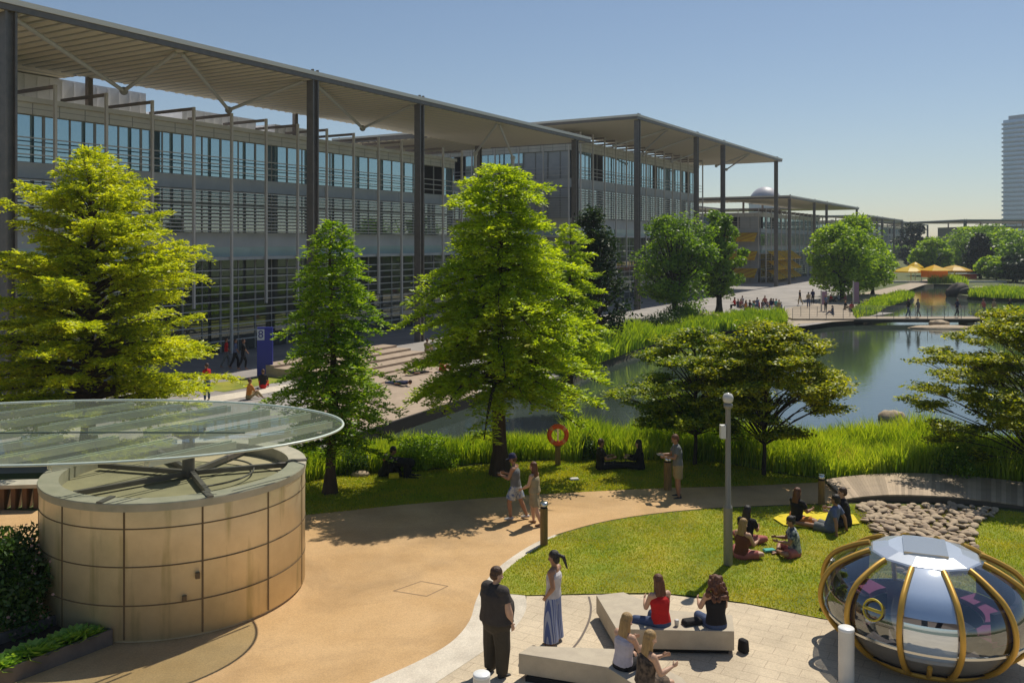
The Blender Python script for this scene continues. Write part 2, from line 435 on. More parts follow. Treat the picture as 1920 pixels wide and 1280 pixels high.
for i in range(4):
    a, b = Vector(q[i]), Vector(q[(i+1)%4]); t = (b-a).normalized(); nn = Vector((-t.y,t.x))*.012
    mb.add([(*(a-nn),.014),(*(b-nn),.014),(*(b+nn),.014),(*(a+nn),.014)], [(0,1,2,3)])
o = mb.build('manhole_cover', mat('cover_edge', (.28,.18,.1), .8)); tag(o, 'square inspection cover let into the tan path, only its rim showing', 'manhole')

# ================================================================ OFFICES
M_steel = mat('dark_steel', (.13,.12,.11), .5, .1, c2=(.17,.15,.135), scale=3)
M_louv = mat('canopy_blade', (.66,.60,.48), .6)
M_fascia = mat('fascia', (.70,.66,.58), .5)
M_conc = mat('cladding', (.62,.60,.55), .7, c2=(.55,.53,.49), scale=.8)
M_spand = mat('spandrel', (.40,.415,.43), .5, c2=(.47,.48,.485), scale=.8)
M_gsp = mat('glass_spandrel', (.42,.52,.50), .25, c2=(.36,.46,.44), scale=.5)
M_frame = mat('window_frame', (.28,.275,.26), .5)
M_post = mat('pale_post', (.58,.54,.50), .5)
M_outr = mat('rust_beam', (.25,.205,.18), .6)
M_rail = mat('louvre_rail', (.50,.49,.47), .5)
M_plant = mat('plant_screen', (.85,.85,.86), .6, 0, c2=(.78,.78,.80), scale=2)
M_win_hi = glass_mirror('sky_glass', (.06,.13,.155), .50, (.62,.84,.92))
M_win_lo = glass_mirror('office_glass', (.10,.125,.125), .40, (.70,.82,.84))
M_win_dk = glass_mirror('lobby_glass', (.008,.010,.008), .12, (.75,.85,.8))
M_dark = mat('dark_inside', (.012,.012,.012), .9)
M_stone_lt = mat('pale_cladding', (.55,.52,.44), .7)

def facade(root, p0, p1, k, bay, cnt, green=False, top_dark=False):
    """cladding, windows and screens along p0->p1 in the building's own frame; k scales the heights"""
    d = Vector((p1[0]-p0[0], p1[1]-p0[1])); Lf = d.length; d.normalize(); n = Vector((d.y, -d.x))
    nb = max(1, round(Lf/bay)); bw = Lf/nb
    z = [v*k for v in (0, 6.35, 8.05, 10.9, 11.75, 14.35, 15.25)]
    cl = MB(); cl.obox(p0, d, n, 0, Lf, 0, .22, z[5], z[6]); cl.obox(p0, d, n, 0, Lf, .22, .5, z[6]-.28, z[6]-.02)
    cl.build('parapet', M_conc, root)
    sp = MB(); sp.obox(p0, d, n, 0, Lf, 0, .15, z[3], z[4]); sp.build('spandrel', M_spand, root)
    sp = MB(); sp.obox(p0, d, n, 0, Lf, 0, .32, z[1]+.75*k, z[2]); sp.obox(p0, d, n, 0, Lf, .1, .9, z[1]-.12, z[1]+.1)
    sp.build('spandrel', M_spand if not green else M_stone_lt, root)
    sp = MB(); sp.obox(p0, d, n, 0, Lf, 0, .30, z[1]+.1, z[1]+.75*k); sp.build('glass_band', M_gsp, root)
    fr = MB()
    for i in range(nb*2+1):
        a = i*bw/2
        wd = .045 if i % 2 else .08
        fr.obox(p0, d, n, a-wd, a+wd, -.05, .0, 0.02, z[5])
    for zz in (z[4], z[5], z[2], z[3], z[2]+1.9*k):
        fr.obox(p0, d, n, 0, Lf, -.04, .02, zz-.04, zz+.04)
    fr.build('window_frame', M_frame, root)
    jt = MB()
    for i in range(nb*2):
        a = (i+.5)*bw/2
        jt.obox(p0, d, n, a-.025, a+.025, .221, .228, z[5], z[6]-.29); 
        if i % 2 == 0:
            jt.obox(p0, d, n, a-.02, a+.02, .151, .158, z[3]+.05, z[4]-.05); jt.obox(p0, d, n, a-.02, a+.02, .321, .328, z[1]+.8*k, z[2]-.05)
    jt.obox(p0, d, n, 0, Lf, .221, .227, z[5]+.30*k, z[5]+.33*k)
    jt.build('panel_joints', M_frame, root)
    for i in range(nb*2):
        for (a, b, m, nm) in ((z[4], z[5], M_win_hi, 'window'), (z[2], z[3], M_win_lo, 'window'), (0.02, z[1], M_win_dk, 'window')):
            if cnt[0] >= 100: continue
            if nm == 'window' and a < 1 and i % 2: continue
            w_ = MB(); x0 = i*bw/2+.07; x1 = (i+1)*bw/2-.07
            if a < 1: x1 = (i+2)*bw/2-.07
            t = rng.uniform(-.006, .006)
            P = [(p0[0]+d.x*x0+n.x*(-.03), p0[1]+d.y*x0+n.y*(-.03)), (p0[0]+d.x*x1+n.x*(-.03+t), p0[1]+d.y*x1+n.y*(-.03+t))]
            w_.add([(*P[0],a),(*P[1],a),(*P[1],b),(*P[0],b)], [(0,1,2,3)])
            mm = m
            if a > z[3] and rng.random() < .14: mm = M_dark
            w_.build(nm, mm, root); cnt[0] += 1
    # posts standing off the facade, each with the arm that runs back over the roof
    for i in range(nb+1):
        a = i*bw
        ps = MB(); ps.obox(p0, d, n, a-.07, a+.07, .95, 1.12, z[2]*.0+3.2*k if i % 3 else .02, z[6]+.75*k)
        ps.build('screen_post', M_post, root)
        ar = MB(); ar.obox(p0, d, n, a-.07, a+.07, -3.2, .94, z[6]+.56*k, z[6]+.74*k)
        ar.build('roof_arm', M_outr, root)
    rl = MB()
    for zz in [z[4]+.35, z[4]+.8, z[4]+1.25]:
        rl.obox(p0, d, n, 0, Lf, .78, .94, zz-.02, zz+.03)
    for j in range(12):
        zz = z[2]+.12+j*.235*k
        rl.obox(p0, d, n, 0, Lf, .72, .94, zz-.03, zz+.03)
    for j in range(10):
        zz = .9+j*.52*k
        rl.obox(p0, d, n, 0, Lf, .78, .94, zz-.03, zz+.03)
    rl.build('louvre', M_rail, root)

def office(label, org, rot, X0, X1, W, wst, zc, kb, body, cols, apexes=(), full=True, bay=3.05, colr=.27, thin=1.0, grp=None, facades=('front',), green=False, group=None, tall=True):
    root = empty('office_building', (org[0], org[1], 0), rot, label, 'building')
    bx0, bx1, yf, yb = body
    z6 = 15.25*kb
    c = MB(); c.box(bx0+.1, bx1-.1, yf+.45, yb, 0.01, z6-.3); c.build('wall', M_spand, root)
    rf = MB(); rf.box(bx0+.02, bx1-.02, yf+.02, yb, z6-.29, z6-.12); rf.build('roof', M_conc, root)
    cnt = [0]
    if 'front' in facades: facade(root, (bx0,yf), (bx1,yf), kb, bay, cnt, False)
    if 'left' in facades: facade(root, (bx0,yb), (bx0,yf), kb, bay, cnt, green)
    # canopy: a ring of blades on a steel frame, open over the middle of the roof
    cn = MB()
    y0 = -.35; t = .42*thin
    for (a, b, cc, e) in ((X0,X1,y0,y0+.16),(X0,X1,W-.16,W),(X0,X0+.16,y0+.17,W-.17),(X1-.16,X1,y0+.17,W-.17)):
        cn.box(a, b, cc, e, zc-t, zc)
    xi0, xi1, yi0, yi1 = X0+wst, X1-wst, y0+wst, W-wst
    for (a, b, cc, e) in ((xi0,xi1,yi0-.2,yi0),(xi0,xi1,yi1,yi1+.2),(xi0-.2,xi0,yi0,yi1),(xi1,xi1+.2,yi0,yi1)):
        cn.box(a, b, cc, e, zc-t*.9, zc-.03)
    can = cn.build('canopy', M_steel, root)
    fz = MB(); fz.box(X0-.03, X1+.03, y0-.06, y0-.003, zc-.14, zc+.10); fz.box(X0-.06, X0-.003, y0-.06, W, zc-.14, zc+.10)
    fz.build('fascia', M_fascia, can)
    lv = MB(); fn = MB(); sp = .8
    def blades(n_, f):
        for i in range(n_): f(i)
    def bl(o_, d_, n_, L0, L1, q):
        # one tilted blade: runs along n_, stacked along d_
        ch = .375; U = [-1,-.6,-.2,.2,.6,1]
        prf = [(u*ch, -.25*(1-u*u)+.06*u) for u in U]+[(u*ch, .05+.06*u) for u in U[::-1]]
        m_ = len(prf); P = []
        for b_ in (L0, L1):
            for (u, z_) in prf:
                P.append((o_[0]+d_[0]*(q+u)+n_[0]*b_, o_[1]+d_[1]*(q+u)+n_[1]*b_, zc-.22+z_))
        lv.add(P, [(k,(k+1)%m_,(k+1)%m_+m_,k+m_) for k in range(m_)]+[tuple(range(m_))[::-1], tuple(range(m_,2*m_))])
        fn.obox((o_[0]+d_[0]*(q+.4), o_[1]+d_[1]*(q+.4)), d_, n_, -.035, .035, L0+.01, L1-.01, zc-.42, zc-.16)
    x = X0+.6
    while x < X1-.5:
        bl((0,0), (1,0), (0,1), y0+.17, yi0-.21, x)
        x += sp
    y = yi0+.4
    while y < W-.5:
        bl((0,0), (0,1), (1,0), X0+.17, xi0-.21, y)
        bl((0,0), (0,1), (1,0), xi1+.21, X1-.17, y)
        y += sp
    x = xi0+.4
    while x < xi1-.3:
        bl((0,0), (1,0), (0,1), yi1+.21, W-.17, x)
        x += sp
    lv.build('louvre', M_louv, can)
    fn.build('shade_stripe_fin', M_rail, can)  # fins added below the blade gaps to draw the canopy's shade stripes
    for (cx_, cy_) in cols:
        cm = MB(); r = colr
        cm.box(cx_-r, cx_+r, cy_-r*.35, cy_+r*.35, 0.01, zc-t+.1)
        cm.box(cx_-r, cx_-r+.1, cy_-r, cy_-r*.35-.003, 0.01, zc+.25); cm.box(cx_+r-.1, cx_+r, cy_-r, cy_-r*.35-.003, .01, zc+.25)
        cm.box(cx_-r, cx_+r, cy_+r*.35+.003, cy_+r, .01, zc-t-.01)
        cm.build('column', M_steel, root)
    for (a, b) in apexes:
        sm = MB(); sm.tube([a, b], .11, 8)
        sm.ball(b, .24)
        sm.build('strut', M_rail, root)
    # short posts on the roof that carry the inner edge of the canopy
    nx = max(2, int((xi1-xi0)/13)+1)
    for i in range(nx):
        xx = xi0+.6+(xi1-xi0-1.2)*i/(nx-1)
        for yy in (yi0-.1, yi1+.1):
            if bx0 < xx < bx1 and yf < yy < yb:
                pm = MB(); pm.box(xx-.16, xx+.16, yy-.16, yy+.16, z6-.12, zc-t*.9); pm.build('roof_post', M_outr, root)
    return root

TH = math.atan2(.8647, .5024)
o1 = (A(15,39.1), 39.1)
b1 = office('nearest grey glass office at left under the longest louvred canopy', o1, TH, -.8, 60.2, 38, 11.9, 18.1, 1.0, (.2,46.5,7.6,33),
            [(0,0),(19.4,0),(30.8,0),(57.2,0),(0,37.4),(19.4,37.4),(57.2,37.4),(57.2,11.5)],
            [((0.3,.3,17.6),(9.9,5.6,16.1)),((9.2,.3,17.6),(9.9,5.6,16.1)),((9.6,.3,17.6),(17.6,5.6,16.0)),((18.9,.3,17.6),(17.6,5.6,16.0)),
             ((19.9,.3,17.6),(31.0,5.6,16.3)),((30.3,.3,17.6),(31.0,5.6,16.3)),((42.5,.3,17.6),(46.4,5.0,15.6)),((42.9,.3,17.6),(49.9,3.0,15.4))])
# plant rooms on the first roof
for (x0,x1,y0,y1,zt) in ((6.5,17,13,22,17.6),(20,27,13,19,17.0),(28,33,12,17,16.7),(-.6,3,13,20,17.2)):
    p = MB(); p.box(x0,x1,y0,y1,15.2-.1,zt)
    for i in range(int((x1-x0)/.8)): p.box(x0+.4+i*.8-.02, x0+.4+i*.8+.02, y0-.05, y0-.003, 15.3, zt-.1)
    p.build('plant_room', M_plant, b1)
p = MB(); p.tube([(46.4,5.0,.02),(46.4,5.0,15.7)], .16, 10); p.build('mast', M_post, b1)
p = MB(); p.tube([(49.9,3.0,.02),(49.9,3.0,15.5)], .16, 10); p.build('mast', M_post, b1)
# entrance drum and blue-grey awning by the lobby
TH2 = math.atan2(1, .609)
o2 = (A(1195,96.4), 96.4)
k2 = 1.27
b2 = office('second glass office along the lake, behind the pair of round green trees', o2, TH2, -.8, 60.2, 44, 13.2, 21.2, k2, (2.8,45.5,9.4,40),
            [(0,0),(18.9,0),(29.7,0),(57.6,0),(0,43.4),(57.6,43.4),(57.6,14)],
            [((9.2,.3,20.7),(7,6,18.9)),((9.6,.3,20.7),(15,6,18.6)),((18.2,.3,20.7),(16,6,18.6)),((28.9,.3,20.7),(26,6,18.5)),((43,.3,20.7),(42,5,19)),((43.4,.3,20.7),(47,5,18.8))],
            facades=('front','left'), green=True, bay=3.4)
for (x0,x1,y0,y1,zt) in ((8,40,16,30,20.9),):
    p = MB(); p.box(x0,x1,y0,y1,19.2,zt); p.build('plant_room', M_plant, b2)
p = MB(); p.box(45.6,48.6,11,17,.01,19.9)
for i in range(24): p.box(45.55,48.65,10.94,10.995,.6+i*.8,.7+i*.8)
p.build('stair_tower', M_spand, b2)
# third office with the yellow awnings
o3 = (A(1480,152.5), 152.5)
b3 = office('third office beyond the lakeside beach with rows of yellow striped awnings', o3, TH2, -.8, 64, 40, 12, 15.3, .83, (3.5,50,6,36),
            [(0,0),(19,0),(30,0),(63,0),(0,20),(0,39)], [], facades=('front','left'), bay=3.6, colr=.22)
M_awn = bpy.data.materials.new('awning_stripes'); M_awn.use_nodes = True; M_awn.node_tree.nodes['Principled BSDF'].inputs['Roughness'].default_value = .9
nt = M_awn.node_tree; wv = nt.nodes.new('ShaderNodeTexWave'); wv.inputs['Scale'].default_value = .35; wv.bands_direction = 'DIAGONAL'
tcw = nt.nodes.new('ShaderNodeTexCoord'); nt.links.new(tcw.outputs['Object'], wv.inputs['Vector'])
crw = nt.nodes.new('ShaderNodeValToRGB'); crw.color_ramp.interpolation = 'CONSTANT'; crw.color_ramp.elements[1].position = .5
crw.color_ramp.elements[0].color = (.95,.66,.04,1); crw.color_ramp.elements[1].color = (.80,.45,.03,1)
nt.links.new(wv.outputs['Fac'], crw.inputs['Fac']); nt.links.new(crw.outputs[0], nt.nodes['Principled BSDF'].inputs['Base Color'])
tlw = nt.nodes.new('ShaderNodeBsdfTranslucent'); nt.links.new(crw.outputs[0], tlw.inputs['Color']); mxw = nt.nodes.new('ShaderNodeMixShader'); nt.links.new(nt.nodes['Principled BSDF'].outputs[0], mxw.inputs[1]); nt.links.new(tlw.outputs[0], mxw.inputs[2]); nt.links.new(mxw.outputs[0], nt.nodes['Material Output'].inputs['Surface'])
def awning(side, a0, a1, zt, out=1.9, drop=1.35):
    m = MB()
    if side == 'left':   # on the end wall, x = 3.5
        P = [(3.4-.9,a0,zt),(3.4-.9,a1,zt),(3.4-.9-out,a1,zt-drop),(3.4-.9-out,a0,zt-drop)]
    else:
        P = [(a0,6-.95,zt),(a1,6-.95,zt),(a1,6-.95-out,zt-drop),(a0,6-.95-out,zt-drop)]
    m.add(P, [(0,1,2,3)]); m.add([P[3],P[2],(P[2][0],P[2][1],P[2][2]-.25),(P[3][0],P[3][1],P[3][2]-.25)], [(0,1,2,3)])
    m.build('awning', M_awn, b3)
for (s_, a0, a1, zt) in [('left',a_,a_+4.6,z_) for a_ in (6.2,11.2) for z_ in (9.0,5.7,2.6)]+[('front',a_,a_+5.6,z_) for a_ in (4.6,10.6,16.6) for z_ in (5.7,3.9,2.2)]:
    awning(s_, a0, a1, zt)
o4 = (A(1625,275), 275)
b4 = office('fourth low office partly hidden behind the broad lakeside tree', o4, TH2, -.8, 78, 45, 12, 15.6, .9, (4,66,6,38), [(0,0),(19,0),(30,0),(57,0),(77,0)], [], facades=('front','left'), bay=5, colr=.3)
o5 = (A(1692,372), 372)
b5 = office('farthest pale office on the left bank, its thin canopy end beside open sky', o5, TH2, -.8, 92, 45, 12, 15.8, .9, (4,70,6,38), [(0,0),(30,0),(57,0),(91,0)], [], facades=('front','left'), bay=6, colr=.4)
b6 = office('office on the right bank showing only its flat canopy edge below the tower', (138,268), R(0), -.8, 60, 40, 10, 14.0, .80, (8,55,6,34), [(0,0),(19,0),(30,0)], [], facades=('front',), bay=5, colr=.35)
# tower
tw = empty('tower_block', (A(1927,620), 620, 0), R(30), 'tall blue grey glass tower rising at the right edge of the sky', 'tower')
M_twg = glass_mirror('tower_glass', (.10,.14,.20), .35, (.6,.75,.95), .15)
M_tws = mat('tower_slab', (.42,.45,.48), .6)
p = MB(); p.box(-11,11,-11,11,.01,93); p.build('wall', M_twg, tw)
p = MB(); p.box(-8,9,-9,9,93.01,96); p.build('roof', M_tws, tw)
for i in range(28):
    p = MB(); p.box(-12.2,-11.01,-6,11.5,3+i*3.2,4.3+i*3.2); p.build('balcony', M_tws, tw)
p = MB()
for i in range(28): p.box(-11,11,-11.12,-11.01,2.6+i*3.2,3.1+i*3.2)
p.build('floor_band', M_tws, tw)
# dome behind the third office
dm = empty('domed_hall', (A(1435,232), 232, 0), 0, 'round grey dome rising just above the third office canopy', 'domed building')
p = MB(); p.lathe([(4.2,0.01),(4.2,17.2)], seg=40); p.build('wall', M_plant, dm)
p = MB(); p.lathe([(4.3*math.cos(t*PI/2/10), 17.2+4.6*math.sin(t*PI/2/10)) for t in range(10)]+[(.01,21.8)], seg=40); p.build('dome', mat('dome_skin', (.42,.42,.46), .5, c2=(.37,.37,.42), scale=1.5), dm)
# white house far beyond the umbrellas
hs = empty('house', (A(1789,300), 300, 0), R(10), 'small white gabled house between the far trees', 'house')
p = MB(); p.box(-5,5,0,9,.01,3.6); p.build('wall', mat('render', (.6,.6,.62), .8), hs)
p = MB(); p.add([(-5.5,-.5,3.61),(5.5,-.5,3.61),(5.5,9.5,3.61),(-5.5,9.5,3.61),(-5.5,4.5,6.6),(5.5,4.5,6.6)], [(0,1,5,4),(2,3,4,5),(1,2,5),(3,0,4),(3,2,1,0)]); p.build('roof', mat('slate', (.2,.21,.25), .7), hs)
for xx in (-3,1.5):
    p = MB(); p.box(xx,xx+1.4,-.06,-.003,1.2,2.6); p.build('window', M_win_dk, hs)
# ================================================================ VEGETATION
M_bark = mat('bark', (.085,.055,.035), .95, c2=(.05,.033,.022), scale=6, bump=.8, bscale=18, stretch=(1,1,.25))
M_barkd = mat('dark_bark', (.045,.035,.028), .95, c2=(.03,.024,.02), scale=6, bump=.6, bscale=18)
ML_yel = leaf_mat('cypress_yellow', (.27,.36,.012), (.60,.65,.03), .53, .9)
ML_mid = leaf_mat('cypress_mid', (.24,.36,.012), (.48,.60,.025), .56, .8)
ML_dkg = leaf_mat('cypress_deep', (.10,.22,.010), (.34,.50,.02), .50, .9)
ML_brd = leaf_mat('broad_leaf', (.07,.16,.010), (.20,.34,.016), .5, .6)
ML_brl = leaf_mat('broad_leaf_light', (.14,.26,.012), (.30,.45,.02), .52, .5)
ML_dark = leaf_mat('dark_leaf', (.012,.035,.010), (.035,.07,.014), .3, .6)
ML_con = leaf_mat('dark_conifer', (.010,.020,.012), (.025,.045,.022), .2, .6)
ML_gold = leaf_mat('golden_leaf', (.09,.15,.010), (.48,.50,.025), .48, 1.8, 1.4)
ML_golg = leaf_mat('olive_leaf', (.07,.15,.010), (.36,.42,.022), .48, 1.6)
ML_reed = leaf_mat('reed_blade', (.17,.30,.012), (.44,.54,.05), .5, .5, dead=(.50,.40,.18))
ML_reedf = leaf_mat('reed_far', (.16,.29,.012), (.34,.46,.025), .48, .3)
ML_shrub = leaf_mat('shrub_leaf', (.025,.07,.018), (.10,.19,.03), .35, 2.5)
ML_lett = leaf_mat('lettuce_leaf', (.18,.36,.05), (.45,.62,.12), .5, 6)
ML_grass = leaf_mat('grass_blade', (.24,.34,.012), (.46,.43,.03), .45, 1.0)

def unit(a):
    return a/np.maximum(np.linalg.norm(a, axis=1, keepdims=True), 1e-9)
def leaf_quads(C, D, Nn, Ln, Wd):
    """diamond leaves: centre C, long axis D, roughly facing Nn"""
    D = unit(D); S = unit(np.cross(D, Nn)); Ln = Ln[:,None]; Wd = Wd[:,None]
    lift = unit(np.cross(S, D))*Ln*.10
    V = np.stack([C-D*Ln*.5, C+S*Wd*.5+lift, C+D*Ln*.5, C-S*Wd*.5+lift], 1).reshape(-1, 3)
    Fc = np.arange(len(V)).reshape(-1, 4)
    return V, Fc
def leaf_obj(name, C, D, Nn, Ln, Wd, m, parent):
    V, Fc = leaf_quads(C, D, Nn, Ln, Wd)
    me = np_mesh(name, V, Fc, 4); me.materials.append(m)
    o = bpy.data.objects.new(name, me); return link(o, parent)
def bent(p, d, L, up, droop, n=6):
    return [p + d*(L*t) + Vector((0,0,1))*(L*(up*t - droop*t*t)) for t in [i/(n-1) for i in range(n)]]

def conifer(label, px, D, top, prof, base_z, nb, rt, m, base=None, seed=1, leafL=.13, twig=.42, group=None, up=.35, droop=.35, name='cypress_tree', lean=0., sc=1.0, bark=None, gap=.16):
    """tapered trunk, level boughs, feathery sprays along every bough"""
    r = random.Random(seed); g = np.random.default_rng(seed)
    X = A(px, D); H = HC + (CY-top)/F*D
    root = empty(name, (X, D, 0), 0, label, 'tree', group)
    tr = MB(); pts = []; rs = []
    for i in range(13):
        t = i/12; pts.append((lean*t*t + .05*math.sin(t*7+seed), .05*math.cos(t*6+seed), H*t*.985)); rs.append(max(.012, rt*(1-t)**.8*(1+.6*max(0,.06-t)/.06)))
    tr.tube(pts, rs, 12)
    C = []; Dd = []
    for i in range(nb):
        t = (i+r.random())/nb
        z = base_z + (H*.97-base_z)*t
        rad = prof(t)*r.uniform(.62,1.16)
        if r.random() < gap: rad *= .6
        az = i*2.39996 + r.uniform(-.3,.3)
        d = Vector((math.cos(az), math.sin(az), 0))
        k = z/H
        p0 = Vector((lean*k*k, 0, z))
        u = up*(.5+1.1*t)+r.uniform(-.1,.1)
        bp_ = bent(p0, d, rad, u, droop*r.uniform(.7,1.3), 7)
        rb = max(.01, rt*.28*(1-t*.7)*rad/2.2)
        tr.tube(bp_, [rb*(1-j/7.5) for j in range(7)], 5, cap=False)
        side = Vector((-d.y, d.x, 0))
        nt_ = max(4, int(rad/.11))
        for j in range(nt_):
            s = .28+.72*(j+r.random())/nt_
            f = s*6; a = min(5, int(f)); q = bp_[a].lerp(bp_[a+1], f-a)
            tl = (twig*(1.15-s*.6)*r.uniform(.6,1.3))*min(1.4, .6+rad/3)
            for sg in (-1, 1):
                ang = r.uniform(.5,1.1)
                td = (d*math.cos(ang) + side*sg*math.sin(ang) + Vector((0,0,r.uniform(-.25,.40)))).normalized()
                m_ = max(3, int(tl/.043))
                tt = (np.arange(m_)+g.random(m_))/m_
                base_ = np.array(q)[None] + np.array(td)[None]*(tl*tt)[:,None]
                base_[:,2] -= .22*tl*tt*tt
                sd = np.where(g.random(m_) < .5, -1, 1)[:,None]
                cr = np.cross(np.array(td), (0,0,1)); cr /= np.linalg.norm(cr)+1e-9
                dd = np.array(td)[None]*.8 + cr[None]*sd*.75 + g.normal(0,.25,(m_,3))
                C.append(base_ + dd*leafL*.35 + g.normal(0,.02,(m_,3))); Dd.append(dd)
    tr.build('trunk', bark or M_bark, root)
    C = np.concatenate(C); Dd = np.concatenate(Dd); n_ = len(C)
    Nn = g.normal(0,.55,(n_,3)) + np.array([0,0,1.])
    leaf_obj('crown', C, Dd, Nn, leafL*g.uniform(.7,1.35,n_), leafL*g.uniform(.28,.48,n_), m, root)
    return root, n_

def broad(label, px, D, top, width, m, nclump=60, nleaf=110, leafL=.3, seed=1, trunk=None, base_z=1.8, group=None, shape='round', flat=.75, name='broadleaf_tree', bark=None, X=None, H=None, rt=None, clump=None, depth=None, stems=1, zc=None):
    r = random.Random(seed); g = np.random.default_rng(seed)
    if X is None: X = A(px, D)
    if H is None: H = HC + (CY-top)/F*D
    W = width/2; Dp = depth/2 if depth else W
    root = empty(name, (X, D, 0), 0, label, 'tree', group)
    rt = rt or .035*H
    tr = MB()
    tr.tube([(0,0,0),(.04,.02,base_z*.6),(0,.03,base_z+.15*H)], [rt*1.25, rt*.85, rt*.6], 10)
    C = []; Cl = clump or W*.30
    for i in range(nclump):
        t = (i+.5)/nclump
        # height through the crown, radius from the outline of the kind
        h = r.random()**.85
        if shape == 'round': rr = math.sqrt(max(0,1-(2*h-1)**2*.92))*(1.08-.25*h)
        elif shape == 'cone': rr = (1-h)**.75*(.55+.5*min(1,h*6))
        else: rr = math.sqrt(max(0,1-(1.1*h-.25)**2))*(.9)
        rr *= (r.random()**.45)*r.uniform(.88,1.08)
        az = i*2.39996+r.uniform(-.4,.4)
        z = base_z + (H-base_z)*(.06+.90*h)
        c = Vector((rr*W*math.cos(az), rr*Dp*math.sin(az), z))
        mid = Vector((c.x*.35, c.y*.35, base_z+(z-base_z)*.55))
        tr.tube([(0,0,min(z*.8, base_z+.25*(z-base_z))), mid, c], [rt*.42, rt*.25, rt*.07], 5, cap=False)
        k = int(nleaf*r.uniform(.6,1.35))
        cs = Cl*r.uniform(.65,1.3)
        p = unit(g.normal(0,1,(k,3)))*(g.random((k,1))**.4)*cs
        p[:,2] *= flat
        C.append(p+np.array(c)[None])
    tr.build('trunk', bark or M_barkd, root)
    C = np.concatenate(C); n_ = len(C)
    out = C - np.array([0,0,(H+base_z)/2]); 
    Nn = unit(out)*.5 + g.normal(0,.7,(n_,3)) + np.array([0,0,.6])
    leaf_obj('crown', C, g.normal(0,1,(n_,3))*np.array([1,1,.5]), Nn, leafL*g.uniform(.7,1.3,n_), leafL*g.uniform(.45,.7,n_), m, root)
    return root, n_

tot = 0
def prof_cone(w, p=.9, tipr=.05):
    return lambda t: w*((1-t)**p)*(.72+.28*min(1,t*5))+tipr
t, n_ = conifer('large yellow green feathery tree at left rising behind the glass disc roof', 168, 31, 262, lambda t: 4.75*(1-t**1.75)*(.86+.14*min(1,t*4))+.15, 1.2, 175, .26, ML_yel, seed=3, up=.55, droop=.25, twig=.62, leafL=.168); tot += n_
t, n_ = conifer('narrow dark green conifer with drooping tufts beside the drum building', 622, 26.2, 398, lambda t: 2.05*(1-t)**.56*(.85+.15*min(1,t*4))+.14, 1.45, 225, .16, ML_dkg, seed=11, up=.02, droop=.28, twig=.42, leafL=.145, gap=.30); tot += n_
t, n_ = conifer('tallest central cypress with a thick bare lower trunk standing on the lawn', 936, 28.3, 294, lambda t: (3.1*(1-t)**.42*(.80+.20*min(1,t*3.2)))*(1+.13*math.sin(t*17))+.12, 2.55, 200, .25, ML_mid, seed=21, up=.26, droop=.40, twig=.58, leafL=.162, gap=.28); tot += n_
# right shoulder of the same group: a second, lower tree just behind
t, n_ = conifer('light green lower cypress crowding the right side of the tallest tree', 1068, 40, 412, lambda t: 1.8*(1-t)**.5*(.8+.2*min(1,t*4))+.1, 1.6, 90, .16, ML_mid, seed=33, up=.4, droop=.3, twig=.6, leafL=.19); tot += n_
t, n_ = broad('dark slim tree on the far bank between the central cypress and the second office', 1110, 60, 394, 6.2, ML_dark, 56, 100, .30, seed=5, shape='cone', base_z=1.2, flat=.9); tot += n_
t, n_ = broad('round mid green tree in front of the second office, left one of the touching pair', 1266, 83, 404, 8.2, ML_brd, 75, 150, .34, seed=6, base_z=1.4); tot += n_
t, n_ = broad('taller dark green tree right of the round one, in front of the dark canopy column', 1348, 92, 396, 5.4, ML_brd, 62, 150, .36, seed=7, base_z=1.2); tot += n_
t, n_ = broad('broad bright green tree above the beach, front one of its clump', 1578, 112, 424, 9.0, ML_brl, 80, 130, .45, seed=8, base_z=1.0); tot += n_
t, n_ = broad('broad bright green tree standing highest above the beach in front of the low offices', 1606, 120, 408, 10.0, ML_brl, 80, 130, .48, seed=9, base_z=1.0, shape='cone', clump=1.9); tot += n_
t, n_ = broad('bright green tree at the right of the beach clump, nearest the yellow parasol', 1636, 124, 450, 6.5, ML_brl, 50, 120, .45, seed=10, base_z=.8); tot += n_
t, n_ = broad('small rounded light tree behind the orange stall canopy', 1748, 190, 449, 8.5, ML_brl, 50, 100, .7, seed=12, base_z=1); tot += n_
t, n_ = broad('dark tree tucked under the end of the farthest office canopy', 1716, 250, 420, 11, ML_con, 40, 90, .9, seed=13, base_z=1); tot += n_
for (px, D, top, wd, mm, lab, sd, sh) in (
    (1815, 215, 428, 12, ML_brl, 'light green tree at the left end of the right bank row', 14, 'round'),
    (1838, 178, 442, 8.5, ML_con, 'dark blackish conifer standing among light trees on the right bank', 15, 'cone'),
    (1862, 205, 426, 12, ML_brd, 'mid green tree behind and right of the blackish conifer', 16, 'round'),
    (1890, 190, 430, 12, ML_brl, 'light green round tree below the right bank canopy edge', 17, 'round'),
    (1925, 176, 446, 14, ML_brd, 'tree cut by the right edge of the picture below the tower', 18, 'round'),
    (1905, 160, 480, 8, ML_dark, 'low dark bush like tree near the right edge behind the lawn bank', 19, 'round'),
    (1868, 168, 486, 7, ML_brl, 'low bright tree between the blackish conifer and the right edge', 20, 'round')):
    t, n_ = broad(lab, px, D, top, wd, mm, 50, 90, .75, seed=sd, base_z=.8, shape=sh); tot += n_
